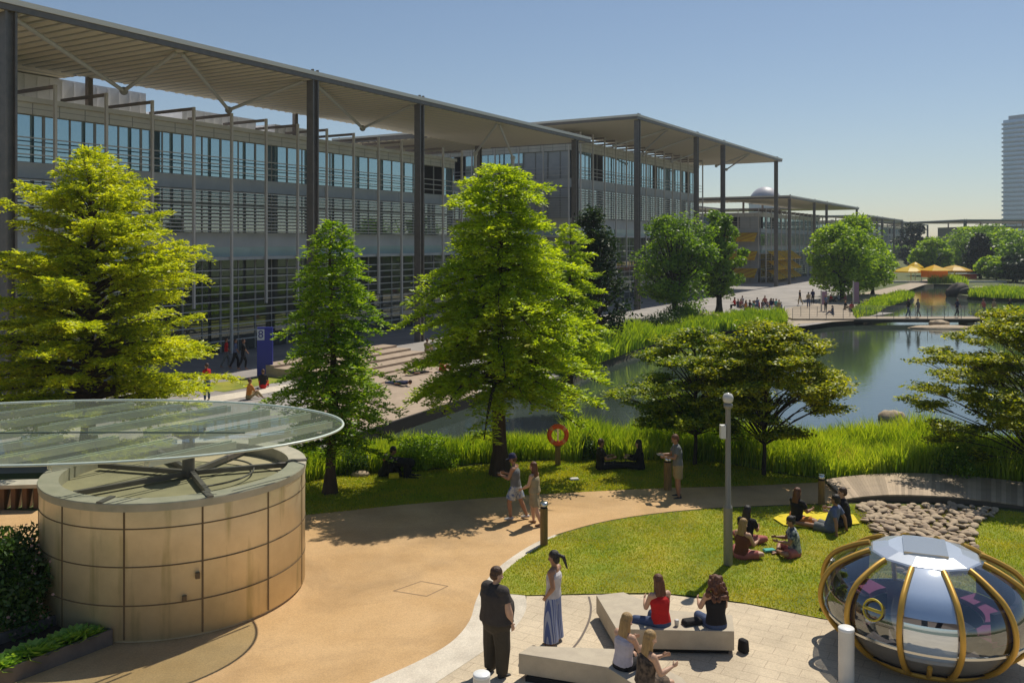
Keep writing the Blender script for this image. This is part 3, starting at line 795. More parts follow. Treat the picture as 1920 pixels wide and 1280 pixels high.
# belt of trees closing the horizon: reads as one mass
def belt(name, x0, x1, D, h0, h1, m, n, leafL, seed, label):
    g = np.random.default_rng(seed)
    u = g.random(n); X = A(x0,D) + (A(x1,D)-A(x0,D))*u
    hh = h0+(h1-h0)*(.5+.5*np.sin(u*23+seed)*np.sin(u*9+1))
    z = hh*np.sqrt(g.random(n)); y = D+g.normal(0,6,n)
    C = np.stack([X,y,z],1)
    o = leaf_obj(name, C, g.normal(0,1,(n,3)), g.normal(0,.7,(n,3))+np.array([0,-.6,.7]), leafL*g.uniform(.7,1.3,n), leafL*g.uniform(.5,.8,n), m, None)
    tag(o, label, 'trees', kind='stuff'); return o
belt('tree_belt', 1690, 1830, 340, 5, 9, ML_brd, 9000, 1.6, 4, 'distant belt of green trees along the horizon beyond the parasols')
belt('tree_belt', 1830, 2150, 250, 5, 10, ML_brd, 10000, 1.4, 5, 'dense green trees filling the right horizon below the tower')

# the two golden spreading trees and the one at the right edge
def layered(label, px, D, top, width, seed, m1, base=1.5, ntier=34, X=None, H=None, lean=0, nleaf=300, group=None):
    r = random.Random(seed); g = np.random.default_rng(seed)
    if X is None: X = A(px, D)
    if H is None: H = HC+(CY-top)/F*D
    root = empty('spreading_tree', (X, D, 0), 0, label, 'tree', group)
    tr = MB(); W = width/2
    tr.tube([(0,0,0),(.03,.0,base*.6),(.0,.02,base+.3),(lean*.5,0,H*.75),(lean,0,H*.93)], [.075,.058,.055,.03,.01], 10)
    C = []; N0 = []
    for i in range(ntier):
        h = r.random(); z = base + (H-base)*(.03+.94*h)
        rr = W*math.sqrt(max(.03,1-(1.75*h-.72)**2))*r.uniform(.35,1.04)
        az = i*2.39996+r.uniform(-.3,.3)
        c = Vector((rr*math.cos(az)+lean*h, rr*math.sin(az), z))
        z0 = max(base*.75, z-rr*.75)
        mid = Vector((c.x*.5, c.y*.5, z0+(z-z0)*.62))
        tr.tube([(lean*h*.4,0,z0), mid, c], [.032,.02,.007], 5, cap=False)
        for q in range(6):
            cc = c+Vector((r.gauss(0,.28), r.gauss(0,.28), r.gauss(0,.07)))
            tr.tube([mid.lerp(c,.6), cc], [.009,.004], 4, cap=False)
            k = int(nleaf/6*r.uniform(.6,1.4))
            p = g.normal(0,1,(k,3))*np.array([.17,.17,.05])
            C.append(p+np.array(cc)[None])
    tr.build('trunk', M_barkd, root)
    C = np.concatenate(C); n_ = len(C)
    Nn = g.normal(0,.45,(n_,3))+np.array([0,0,1.])
    leaf_obj('crown', C, g.normal(0,1,(n_,3))*np.array([1,1,.35]), Nn, .135*g.uniform(.7,1.3,n_), .072*g.uniform(.7,1.2,n_), m1, root)
    return n_
tot += layered('spreading golden green tree behind the lamp post, left one of the two', 1303, 29.5, 622, 4.7, 51, ML_golg, 1.35, 74, nleaf=560)
tot += layered('spreading golden green tree just right of the lamp post, before the open water', 1432, 28.2, 606, 4.3, 52, ML_gold, 1.3, 76, lean=.3, nleaf=560)
tot += layered('golden green tree leaning in over the water at the right edge', 1958, 27.8, 575, 7.2, 53, ML_gold, .6, 125, lean=-.3, nleaf=520)
tot += layered('low golden bushy tree on the far bank near the footbridge end', 1905, 62, 596, 5.5, 54, ML_gold, .3, 34, nleaf=200)
print('LEAVES', tot)

# reeds and bank planting
from mathutils.geometry import intersect_point_tri_2d
def in_poly(P, poly):
    x = P[:,0]; y = P[:,1]; ins = np.zeros(len(P), bool); n = len(poly)
    for i in range(n):
        x1, y1 = poly[i]; x2, y2 = poly[(i+1)%n]
        c = ((y1 > y) != (y2 > y)) & (x < (x2-x1)*(y-y1)/(y2-y1+1e-12)+x1)
        ins ^= c
    return ins
def scatter(poly, n, g):
    xs = [p[0] for p in poly]; ys = [p[1] for p in poly]; out = []
    k = 0
    while k < n:
        P = np.stack([g.uniform(min(xs),max(xs),n*2), g.uniform(min(ys),max(ys),n*2)], 1)
        P = P[in_poly(P, poly)]; out.append(P); k += len(P)
    return np.concatenate(out)[:n]
def blades(name, poly, n, h, wdt, m, label, cat, seed, lean=.25, z0=0, patch=.35, hfun=None):
    g = np.random.default_rng(seed)
    P = scatter(poly, n, g)
    hh = h*g.uniform(.55,1.15,n)*(1+patch*np.sin(P[:,0]*1.3+seed)*np.sin(P[:,1]*1.9+P[:,0]*.7))
    if hfun is not None: hh *= hfun(P)
    a = g.uniform(0,2*PI,n); s = np.stack([np.cos(a),np.sin(a),np.zeros(n)],1)*(wdt/2)
    ln = g.normal(0,lean,(n,2))*hh[:,None]
    B = np.concatenate([P, np.full((n,1), z0)],1)
    M1 = B+np.stack([ln[:,0]*.3, ln[:,1]*.3, hh*.6],1); T = B+np.stack([ln[:,0], ln[:,1], hh],1)
    V = np.stack([B-s, B+s, M1+s*.9, M1-s*.9, T],1).reshape(-1,3)
    b = np.arange(n)*5
    me = bpy.data.meshes.new(name)
    Q = np.stack([b,b+1,b+2,b+3],1); T3 = np.stack([b+3,b+2,b+4],1)
    me.vertices.add(len(V)); me.vertices.foreach_set('co', V.astype(np.float32).ravel())
    loops = np.concatenate([Q.ravel(), T3.ravel()]).astype(np.int32)
    me.loops.add(len(loops)); me.loops.foreach_set('vertex_index', loops)
    me.polygons.add(2*n)
    st = np.concatenate([np.arange(n)*4, 4*n+np.arange(n)*3]).astype(np.int32)
    me.polygons.foreach_set('loop_start', st)
    me.polygons.foreach_set('loop_total', np.concatenate([np.full(n,4),np.full(n,3)]).astype(np.int32))
    me.update(calc_edges=True); me.materials.append(m)
    o = bpy.data.objects.new(name, me); link(o); tag(o, label, cat, kind='stuff'); return o
bedA = [G(*p) for p in [(540,912),(640,890),(780,882),(900,868),(1000,862),(1050,862),(1080,866),(1100,862),(1250,862),(1350,866),(1450,884),(1550,898),(1700,898),(1850,902),(2000,910)]] + [G(*p) for p in near[::-1]]
blades('reeds', bedA, 52000, .92, .035, ML_reed, 'tall bright green reeds lining the near shore of the lake', 'reeds', 1, hfun=lambda P: np.where(P[:,0] < 2.0, .72, 1.0+.12*np.sin(P[:,0])))
bedB = [G(*p) for p in [(1035,700),(1066,707),(1130,678),(1195,655),(1228,645),(1220,628),(1180,626),(1110,640),(1050,668)]]
blades('reeds', bedB, 13000, 1.1, .09, ML_reedf, 'bright green reed bank right of the central cypress along the far shore', 'reeds', 2)
bedC = [G(*p) for p in [(1225,646),(1282,630),(1342,622),(1475,612),(1472,596),(1400,596),(1330,604),(1240,622)]]
blades('reeds', bedC, 12000, .9, .1, ML_reedf, 'green reed hedge along the shore just left of the pale beach', 'reeds', 3)
bedD = [G(*p) for p in [(1605,600),(1642,589),(1662,576),(1702,563),(1714,557),(1690,552),(1640,566),(1600,588)]]
blades('reeds', bedD, 8000, .7, .14, ML_reedf, 'green reeds on the left shore beyond the footbridge', 'reeds', 4)
bedE = [G(*p) for p in [(1846,607),(1870,619),(1925,641),(1990,661),(2080,640),(2000,600),(1900,594)]]
blades('reeds', bedE, 9000, 1.2, .09, ML_reedf, 'green bank planting on the right shore in front of the footbridge end', 'reeds', 5)
bedF = [G(*p) for p in [(1815,556),(1850,558),(1940,561),(2000,573),(2000,552),(1880,545),(1830,548)]]
blades('reeds', bedF, 7000, .9, .15, ML_reedf, 'green planting on the right shore beyond the footbridge', 'reeds', 6)
bedG = [G(*p) for p in [(1740,531),(1790,531),(1800,540),(1815,536),(1790,526),(1745,527)]]
blades('reeds', bedG, 3000, 1.2, .18, ML_reedf, 'small clump of green reeds below the orange stall canopy', 'reeds', 7)
# low shrubs in the bank planting
def shrub(label, px, y, h, wd, m, seed, leafL=.09, n=3500, group=None, name='shrub', cat='shrub', X=None, D=None):
    g = np.random.default_rng(seed)
    if X is None: X, D = G(px, y)
    root = empty(name, (X, D, 0), 0, label, cat, group)
    st = MB()
    for i in range(9):
        a = i*.7; st.tube([(0,0,0),(math.cos(a)*wd*.15,math.sin(a)*wd*.15,h*.4),(math.cos(a)*wd*.33,math.sin(a)*wd*.33,h*.8)], [.02,.014,.005], 5)
    st.build('stem', M_barkd, root)
    C = []
    nc = 26
    for i in range(nc):
        v = unit(g.normal(0,1,(1,3)))[0]; v[2] = abs(v[2]); rr = g.uniform(.45,.95)
        c = np.array([v[0]*wd*.5*rr, v[1]*wd*.5*rr, h*.12+v[2]*h*.78*rr])
        k = n//nc; p = unit(g.normal(0,1,(k,3)))*(g.random((k,1))**.4)*wd*.17
        C.append(p+c)
    C = np.concatenate(C); C[:,2] = np.maximum(C[:,2], .03); n_ = len(C)
    leaf_obj('foliage', C, g.normal(0,1,(n_,3)), g.normal(0,.7,(n_,3))+np.array([0,0,.8]), leafL*g.uniform(.7,1.3,n_), leafL*.5*g.uniform(.7,1.3,n_), m, root)
    return root
shrub('bushy bright green shrub in the reeds behind the lying pair', 800, 872, 1.15, 2.2, ML_brl, 61, .10, 5000)
shrub('dark green rounded shrub in the reeds behind the black top sitter', 1098, 858, 1.2, 1.0, ML_shrub, 62, .08, 3000)
shrub('low dark shrub beside the foot of the narrow conifer', 668, 884, .8, 1.3, ML_shrub, 63, .08, 2600)
shrub('broad leaved green shrub filling the gap left of the conifer trunk', 575, 890, 1.1, 1.5, ML_brl, 64, .15, 3500)
shrub('dark shrub in the reeds at the right end of the near shore', 1795, 896, 1.15, 2.0, ML_brd, 65, .09, 5000)
shrub('green shrub at the left end of the footbridge deck by the reeds', 1290, 606, 1.9, 4.5, ML_brd, 66, .25, 3000)
shrub('dark shrub at the water edge beyond the long reed bank', 1240, 622, 1.7, 4.0, ML_dark, 67, .22, 2600)
hedge_ = shrub('large dark climber hedge with pinkish blooms at the left beside the drum', 30, 1168, 2.1, 2.9, ML_shrub, 68, .11, 17000, name='hedge', cat='hedge')
g = np.random.default_rng(5); n_ = 260; v_ = unit(g.normal(0,1,(n_,3))); v_[:,2] = np.abs(v_[:,2])
leaf_obj('blossom', v_*np.array([1.30,1.30,1.75])*g.uniform(.80,1.0,(n_,1))+np.array([0,0,.2]), g.normal(0,1,(n_,3)), v_, np.full(n_,.07), np.full(n_,.06), mat('blossom', (.45,.27,.24), .8), hedge_)
# lawn blades for the near grass
blades('grass', lawnf, 170000, .035, .016, ML_grass, 'short sunlit lawn grass around the seated groups', 'grass', 8, lean=.5, z0=.022, patch=.2)
blades('grass', lawnA, 70000, .045, .022, ML_grass, 'short lawn grass under the trees between path and reeds', 'grass', 9, lean=.5, z0=.006, patch=.2)
# ================================================================ DRUM BUILDING, DISC ROOF, PLANTER
def stone_panel_mat():
    m = bpy.data.materials.new('stone_panels'); m.use_nodes = True
    nt = m.node_tree; N = nt.nodes; L = nt.links; b = N['Principled BSDF']
    tc = N.new('ShaderNodeTexCoord')
    n = N.new('ShaderNodeTexNoise'); n.inputs['Scale'].default_value = 1.6; n.inputs['Detail'].default_value = 7; n.inputs['Roughness'].default_value = .65
    L.new(tc.outputs['Object'], n.inputs['Vector'])
    cr = N.new('ShaderNodeValToRGB'); cr.color_ramp.elements[0].position = .3; cr.color_ramp.elements[1].position = .7
    cr.color_ramp.elements[0].color = (.70,.57,.36,1); cr.color_ramp.elements[1].color = (.84,.70,.46,1)
    L.new(n.outputs['Fac'], cr.inputs['Fac'])
    mp = N.new('ShaderNodeMapping'); mp.inputs['Scale'].default_value = (3.0,3.0,.35)      # rain streaks run down the wall
    L.new(tc.outputs['Object'], mp.inputs['Vector'])
    s = N.new('ShaderNodeTexNoise'); s.inputs['Scale'].default_value = 1.2; s.inputs['Detail'].default_value = 5
    L.new(mp.outputs[0], s.inputs['Vector'])
    c2 = N.new('ShaderNodeValToRGB'); c2.color_ramp.elements[0].position = .28; c2.color_ramp.elements[1].position = .46
    c2.color_ramp.elements[0].color = (.50,.52,.36,1); c2.color_ramp.elements[1].color = (1,1,1,1)
    L.new(s.outputs['Fac'], c2.inputs['Fac'])
    mx = N.new('ShaderNodeMix'); mx.data_type = 'RGBA'; mx.blend_type = 'MULTIPLY'; mx.inputs['Factor'].default_value = .8
    L.new(cr.outputs[0], mx.inputs['A']); L.new(c2.outputs[0], mx.inputs['B']); L.new(mx.outputs['Result'], b.inputs['Base Color'])
    b.inputs['Roughness'].default_value = .38; b.inputs['Metallic'].default_value = .25
    bp = N.new('ShaderNodeBump'); bp.inputs['Strength'].default_value = .15; bp.inputs['Distance'].default_value = .01
    L.new(n.outputs['Fac'], bp.inputs['Height']); L.new(bp.outputs[0], b.inputs['Normal'])
    return m
M_panel = stone_panel_mat()
M_cope = mat('coping', (.50,.46,.36), .6, c2=(.40,.38,.29), scale=3)
M_joint = mat('joint', (.16,.105,.05), .8)
M_roofg = mat('roof_gravel', (.42,.37,.22), .9, c2=(.34,.30,.18), scale=2, bump=.4)
DC = (-7.22, 19.05); DR = 2.67; DH = 2.62
dr_ = empty('drum_building', (DC[0], DC[1], 0), 0, 'round stone panelled drum building with rain streaks under the glass disc', 'building')
p = MB()
p.lathe([(DR-.05,.012),(DR-.05,.07),(DR,.07),(DR,DH-.16)], seg=96, smooth=True)
p.build('wall', M_panel, dr_)
p = MB()
p.lathe([(DR+.012,DH-.159),(DR+.03,DH-.02),(DR+.02,DH),(DR-.36,DH),(DR-.36,DH-.26)], seg=96, smooth=False)
p.build('coping', M_cope, dr_)
p = MB()
p.lathe([(.01,DH-.25),(DR-.36,DH-.255)], seg=64); p.build('roof', M_roofg, dr_)
p = MB()
hs_ = [.71, 1.43, 2.14]
for h in hs_: p.lathe([(DR+.002,h-.011),(DR+.007,h-.011),(DR+.007,h+.011),(DR+.002,h+.011)], seg=96)
for i in range(12):
    a = R(-90)+i*2*PI/12; t = Vector((-math.sin(a),math.cos(a))); nn = Vector((math.cos(a),math.sin(a)))
    p.obox((nn.x*DR,nn.y*DR), t, nn, -.017, .017, -.01, .008, .08, 2.46)
p.build('panel_joints', M_joint, dr_)
# small fixings on the wall
for a, z in ((R(-62),1.18),(R(-67),.78)):
    nn = Vector((math.cos(a),math.sin(a))); t = Vector((-nn.y,nn.x))
    q = MB(); q.obox((nn.x*DR,nn.y*DR), t, nn, -.04, .04, 0, .06, z-.06, z+.05); q.build('wall_fitting', M_joint, dr_)
# dark flat strips and a thin curved tube across the drum roof
for a in (R(20),R(75),R(128),R(165),R(222),R(300)):
    q = MB(); d = Vector((math.cos(a),math.sin(a))); nn = Vector((-d.y,d.x))
    q.obox((.25,.1), d, nn, .1, 2.38, -.05, .05, DH-.20, DH-.10); q.build('roof_strip', M_steel, dr_)
q = MB(); q.tube([(.3+1.25*math.cos(t), .1+1.25*math.sin(t), DH-.15) for t in [R(-60)+R(130)*i/24 for i in range(25)]], .02, 6); q.build('roof_arc', M_steel, dr_)
for a in (R(-100),R(-57),R(176),R(12)):
    q = MB(); d = Vector((math.cos(a),math.sin(a))); nn = Vector((-d.y,d.x))
    q.obox((0,0), d, nn, DR-.38, DR+.04, -.06, .06, DH+.002, DH+.03); q.build('coping_strap', M_steel, dr_)
a = R(-106); q = MB(); q.lathe([(.11,0),(.14,.05),(.13,.11),(.01,.13)], (math.cos(a)*(DR-.5),math.sin(a)*(DR-.5),DH-.24), 20); q.build('roof_vent', M_cope, dr_)

# elliptical glass disc on its post
M_disc = glass_thin('disc_glass', (.80,.88,.82), .08, .55, .14, (.55,.62,.52))
M_fin = mat('glass_fin', (.72,.80,.70), .3, c2=(.62,.70,.62), scale=3)
gx, gy, gz, ga, gb = -9.3, 18.35, 3.62, 5.75, 3.15
gd = empty('glass_disc_canopy', (gx, gy, 0), 0, 'large oval glass roof on a dark post, hovering over the stone drum', 'canopy')
p = MB(); nseg = 96
def ell(s, z, off=0): return [(ga*s*math.cos(2*PI*i/nseg), gb*s*math.sin(2*PI*i/nseg), z) for i in range(nseg)]
# shallow crowned plate built in two panes that meet on a seam
def dz(s): return gz + .10*(1-s*s)
rings = [1.0,.85,.7,.5,.3,.12]
vs = []
for s in rings: vs += ell(s, dz(s))
vs.append((0,0,dz(0)))
fs = []
for k in range(len(rings)-1):
    for i in range(nseg): fs.append((k*nseg+i, k*nseg+(i+1)%nseg, (k+1)*nseg+(i+1)%nseg, (k+1)*nseg+i))
for i in range(nseg): fs.append(((len(rings)-1)*nseg+i, (len(rings)-1)*nseg+(i+1)%nseg, len(vs)-1))
p.add(vs, fs, True); p.build('glass_plate', M_disc, gd)
p = MB(); p.tube([(ga*math.cos(t), gb*math.sin(t), gz) for t in [2*PI*i/nseg for i in range(nseg)]], .026, 6, closed=True)
p.build('edge', M_fin, gd)
p = MB(); pts = []
for i in range(33):
    u = -ga*.93+ga*1.62*i/32; v = -.35-.75*((u+2.0)/ga)*0 - .55*math.cos((u+1)/ga*1.5)*.5 - .35
    if (u/ga)**2+(v/gb)**2 < .98: pts.append((u, v, dz(math.sqrt((u/ga)**2+(v/gb)**2))+.012))
p.tube(pts, .016, 5); p.build('seam', mat('seam', (.10,.14,.12), .4), gd)
dd = Vector((.62,.785)); 
for i, off in enumerate([-5.0,-3.9,-2.8,-1.7,-.6,.5,1.6,2.7,3.8,4.9]):
    nn = Vector((dd.y,-dd.x)); segs = []
    for j in range(41):
        q = nn*off+dd*(-6+12*j/40)
        if (q.x/ga)**2+(q.y/gb)**2 < .95: segs.append(q)
    if len(segs) < 3: continue
    for (a0, a1, so) in ((0, int(len(segs)*.44), 0), (int(len(segs)*.52), len(segs)-1, 0), (0, int(len(segs)*.42), .15), (int(len(segs)*.54), len(segs)-1, .15)):
        if a1-a0 < 2: continue
        A0, B0 = segs[a0], segs[a1]; L_ = (B0-A0).length; d = (B0-A0)/L_
        q = MB(); q.obox(A0, d, Vector((-d.y,d.x)), 0, L_, -.018+so, .018+so, gz-.16, gz-.02); q.build('glass_fin', M_fin, gd)
px_ = (DC[0]+.18-gx, DC[1]+.1-gy)
p = MB(); p.tube([(px_[0],px_[1],DH-.24),(px_[0],px_[1],gz-.42)], .13, 16); p.lathe([(.13,gz-.42),(.34,gz-.30),(.36,gz-.215)], (px_[0],px_[1],0), 20); p.build('post', M_steel, gd)
p = MB(); p.tube([(-3.4,.5,.012),(-3.4,.5,gz-.215)], .10, 14); p.build('post', M_steel, gd)

# brown slatted wall beyond the drum
sw = empty('slatted_seat_wall', (-16.5, 24.5, 0), R(6), 'low brown slatted timber seat wall seen under the glass disc at far left', 'wall')
p = MB()
for i in range(22): p.box(-3.2+i*.3,-3.08+i*.3,-.2,.2,.02,.62)
p.build('slats', mat('brown_slat', (.16,.08,.035), .8), sw)
p = MB(); p.box(-3.35,3.5,-.3,.3,.62,.72); p.build('top', M_cope, sw)

# steel planter with lettuces
pl = empty('steel_planter', (0,0,0), 0, 'long weathered steel trough of leafy greens beside the drum wall', 'planter')
P0 = Vector((-7.42,16.35)); dirp = Vector((-.59,-.807)).normalized(); nrm = Vector((dirp.y,-dirp.x)).normalized()
if nrm.x > 0: nrm = -nrm
M_trough = mat('trough_steel', (.20,.17,.15), .5, .4, c2=(.14,.12,.11), scale=3)
M_soil = mat('soil', (.045,.03,.02), .95, c2=(.02,.015,.01), scale=9, bump=.6)
pl.location = (P0.x, P0.y, 0)
Lp = 4.2; Wp = 1.35
q = MB(); q.obox((0,0), dirp, nrm, 0, Lp, 0, .035, .012, .30); q.obox((0,0), dirp, nrm, 0, Lp, Wp, Wp+.06, .012, .34)
q.obox((0,0), dirp, nrm, 0, .035, .036, Wp-.001, .012, .296); q.build('trough', M_trough, pl)
q = MB(); q.obox((0,0), dirp, nrm, .036, Lp, .036, Wp-.001, .012, .16); q.build('soil', M_soil, pl)
for (u, v) in ((1.75,1.0),(1.55,.55)):
    q = MB(); q.obox((dirp.x*u+nrm.x*v, dirp.y*u+nrm.y*v), dirp, nrm, 0, .42, 0, .26, .161, .24)
    o = q.build('stone_slab', M_band); o.location = (P0.x,P0.y,0)
    tag(o, 'pale stone slab in the planter, nearer the hedge' if v > .8 else 'pale stone slab in the planter, nearer the lettuces', 'slab')
def lettuce(u, v, s, seed, lab):
    g = np.random.default_rng(seed); X = P0.x+dirp.x*u+nrm.x*v; Y = P0.y+dirp.y*u+nrm.y*v
    n_ = 46; az = np.arange(n_)*2.4; t = np.arange(n_)/n_
    el = 1.35-t*1.05; L_ = s*(.5+.5*t)
    dirs = np.stack([np.cos(az)*np.cos(el), np.sin(az)*np.cos(el), np.sin(el)],1)
    C = dirs*L_[:,None]*.55; C[:,2] += .165
    o = leaf_obj('lettuce_plant', C+np.array([0,0,0]), dirs, np.stack([-np.cos(az)*np.sin(el),-np.sin(az)*np.sin(el),np.cos(el)],1)+g.normal(0,.3,(n_,3)), L_*1.0, L_*.75, ML_lett, None)
    o.location = (X, Y, 0); tag(o, lab, 'plant', 'leafy greens in the steel trough')
    return o
for i in range(12):
    lettuce(.3+i*.245, .22+.06*((i*7)%3), .36+.05*((i*5)%3), 100+i, 'leafy green plant in the front row of the steel trough')

# ================================================================ BENCHES, POSTS, LAMP, RING, SIGN
M_bench = mat('bench_concrete', (.50,.43,.32), .8, c2=(.43,.365,.275), scale=4, bump=.15)
def bench(poly, h, label):
    q = MB(); q.prism(poly, .10, h); 
    o = empty('concrete_bench', (sum(p_[0] for p_ in poly)/len(poly), sum(p_[1] for p_ in poly)/len(poly), 0), 0, label, 'bench')
    q2 = MB(); q2.v = [(v[0]-o.location.x, v[1]-o.location.y, v[2]) for v in q.v]; q2.f = q.f; q2.smooth = q.smooth; q2.mi = q.mi
    q2.build('seat', M_bench, o, bevel=.012)
    cx_, cy_ = o.location.x, o.location.y
    q3 = MB(); q3.prism([((p_[0]-cx_)*.93, (p_[1]-cy_)*.90) for p_ in poly], .013, .099); q3.build('shade_plinth', M_dark, o)  # near-black colour stands in for the shade under the bench
    return o
bench([(1.68,17.55),(2.24,17.70),(2.95,16.85),(4.16,16.62),(4.02,15.92),(2.62,15.98),(1.90,16.02)], .45, 'boomerang concrete bench carrying the red top and curly haired sitters')
bench([(.11,15.07),(.32,15.35),(1.95,15.22),(2.75,14.25),(3.1,12.6),(2.35,12.5),(1.95,14.0),(1.58,14.58)], .45, 'concrete bench nearest the camera, two blonde sitters on its right end')
M_wood = mat('oak_post', (.27,.17,.055), .85, c2=(.18,.115,.045), scale=5, stretch=(3,3,.5), bump=.3)
M_inox = mat('stainless', (.55,.55,.53), .25, 1.0)
M_wht = mat('white_metal', (.70,.68,.63), .45, c2=(.64,.62,.57), scale=3)
def bollard(x, y, h, r_, kind, label, group=None):
    X, Y = G(x, y) if y > 452 else (x, y)
    o = empty('bollard', (X, Y, 0), 0, label, 'bollard', group)
    q = MB()
    if kind == 'wood':
        q.lathe([(r_,.012),(r_,h-.16)], seg=20); q.build('post', M_wood, o)
        q = MB(); q.lathe([(r_*.82,h-.16),(r_*.82,h-.10)], seg=20); q.build('lens', M_dark, o)
        q = MB(); q.lathe([(r_*1.02,h-.10),(r_*1.02,h-.01),(r_*.9,h),(.001,h)], seg=20); q.build('cap', M_inox, o)
    else:
        q.lathe([(r_,.012),(r_,h-.05)], seg=28); q.build('post', M_wht if kind == 'white' else M_inox, o)
        q = MB(); q.lathe([(r_*1.015,h-.049),(r_*1.015,h-.012),(r_*.93,h),(.001,h)], seg=28); q.build('cap', mat('cap_white', (.85,.85,.83), .3), o)
    return o
bollard(1020, 1022, 1.08, .095, 'wood', 'square looking oak bollard at the inner bend of the path behind the walking couple')
bollard(1540, 946, .86, .09, 'wood', 'oak bollard at the start of the boardwalk')
bollard(1252, 918, 1.0, .12, 'wood', 'oak bollard with the man in grey t-shirt leaning over it')
def boll(X, Y, h, r_, kind, label):
    o = bollard(1000, 1000, h, r_, kind, label); o.location = (X, Y, 0)
boll(5.66, 14.9, .97, .13, 'white', 'white cylindrical bollard in front of the gold ribbed pod')
boll(-.46, 13.3, .98, .13, 'white', 'white cylindrical bollard at the feet of the man in black shirt')
boll(6.62, 18.3, .90, .10, 'steel', 'stainless bollard half hidden behind the left ribs of the pod')
# lamp post
LX, LY = G(1365, 1060)
lp = empty('lamp_post', (LX, LY, 0), 0, 'tall slim grey lamp post standing on the lawn edge with a small box halfway', 'lamp post')
M_lamp = mat('lamp_grey', (.25,.235,.20), .5, .3)
q = MB(); q.tube([(0,0,.02),(0,0,1.35)], .105, 16); q.tube([(0,0,1.35),(0,0,1.42),(0,0,3.62)], [.105,.068,.062], 16); q.build('pole', M_lamp, lp)
q = MB(); q.lathe([(.062,3.62),(.10,3.66),(.105,3.74),(.05,3.75)], seg=20); q.build('collar', M_lamp, lp)
q = MB(); q.lathe([(.05,3.75),(.115,3.80),(.125,3.90),(.09,3.97),(.001,4.0)], seg=20); q.build('lamp_head', mat('lamp_lens', (.6,.58,.54), .2), lp)
q = MB(); q.box(-.18,-.064,-.08,.08,2.95,3.25); q.build('box', M_wht, lp)
# life ring
RX, RY = G(1046, 872)
lr = empty('life_ring_stand', (RX, RY, 0), 0, 'red life ring hung on a short post in front of the reeds', 'life ring')
q = MB(); q.box(-.09,.09,-.06,.06,.006,.62); q.box(-.12,.12,-.03,.03,.62,.70); q.build('post', M_wood, lr)
q = MB(); q.box(-.03,.03,.0,.03,.70,1.3); q.build('bracket', M_inox, lr)
q = MB(); q.tube([(.29*math.cos(t),-.06,1.03+.29*math.sin(t)) for t in [2*PI*i/40 for i in range(40)]], .078, 12, closed=True); rg = q.build('life_ring', mat('ring_red', (.80,.10,.02), .4), lr)
for k in range(4):
    a0 = k*PI/2+PI/4-.16
    q = MB(); q.tube([(.29*math.cos(t),-.06,1.03+.29*math.sin(t)) for t in [a0+.32*i/6 for i in range(7)]], .082, 12); q.build('band', mat('ring_band', (.80,.30,.12), .5), rg)
# blue totem sign with figure 8
SX, SY = G(497, 705)
sg = empty('totem_sign', (SX, SY, 0), R(8), 'tall blue totem sign with a white number panel beside the dark conifer', 'sign')
q = MB(); q.box(-.42,.42,-.12,.12,.03,2.72); q.build('panel', mat('sign_blue', (.012,.025,.28), .4), sg)
q = MB(); q.box(-.41,-.02,-.130,-.121,2.02,2.62); nb_ = q.build('number_panel', mat('sign_white', (.45,.5,.62), .5), sg)
fc = bpy.data.curves.new('number', 'FONT'); fc.body = '8'; fc.size = .62; fc.extrude = .004; fc.align_x = 'CENTER'; fc.align_y = 'CENTER'
fo = bpy.data.objects.new('number', fc); link(fo); 
bpy.context.view_layer.update()
me = bpy.data.meshes.new_from_object(fo.evaluated_get(bpy.context.evaluated_depsgraph_get())); bpy.data.objects.remove(fo)
me.materials.clear(); me.materials.append(mat('sign_figure', (.01,.02,.22), .4))
no = bpy.data.objects.new('number', me); link(no, nb_); no.location = (-.215,-.137,2.32); no.rotation_euler = (R(90),0,0)

# ================================================================ GOLD RIBBED POD
PX, PY = 7.50, 16.0
pod = empty('dining_pod', (PX, PY, 0), math.atan2(-PX, PY)*1.0+R(3), 'egg shaped mirrored glass pod with curved gold ribs and a silver cap', 'pod')
M_gold = mat('gold_rib', (.62,.36,.06), .42, .35)
M_pglass = glass_thin('pod_glass', (.76,.78,.82), .17, .5)
M_pmir = glass_mirror('pod_mirror_painted_sky', (.40,.52,.72), .50, (.9,.96,1.0), .04)  # blue base colour paints in the sky reflected on the door panes
M_plow = mat('pod_shell', (.30,.28,.26), .3, .5, c2=(.26,.25,.23), scale=2)
M_cap = mat('pod_cap', (.62,.66,.72), .25, .6)
prof = [(.10,1.05),(.16,1.22),(.32,1.44),(.52,1.62),(.78,1.77),(1.02,1.81),(1.28,1.75),(1.50,1.60),(1.64,1.40),(1.78,1.12),(1.87,.86),(1.91,.66)]   # z, r
def pr(z):
    for i in range(len(prof)-1):
        if prof[i][0] <= z <= prof[i+1][0]:
            t = (z-prof[i][0])/(prof[i+1][0]-prof[i][0]); return prof[i][1]+(prof[i+1][1]-prof[i][1])*t
    return prof[-1][1]
sm_ = smooth_poly([(b_, a_) for a_, b_ in prof], 3, False)       # (r, z)
q = MB(); q.lathe([(r_-.05, z_) for r_, z_ in sm_ if z_ < .70], seg=72); q.lathe([(.001,.10),(1.0,.10)], seg=72); q.build('lower_shell', M_plow, pod)
q = MB(); q.lathe([(pr(.70)-.05,.68),(pr(.70)-.01,.685),(pr(.70)-.01,.725),(pr(.70)-.05,.73)], seg=72, smooth=False); q.build('sill_ring', M_inox, pod)
up_ = [(r_-.05, z_) for r_, z_ in sm_ if z_ >= .66]
F0 = -PI/2                                           # azimuth of the door, towards the path
for i in range(12):
    a0 = F0-R(15)+i*R(30); a1 = a0+R(30)
    q = MB()
    if i == 0: continue
    q.lathe(up_, seg=8, a0=a0+R(1), a1=a1-R(1)); q.build('pane', M_pglass, pod)
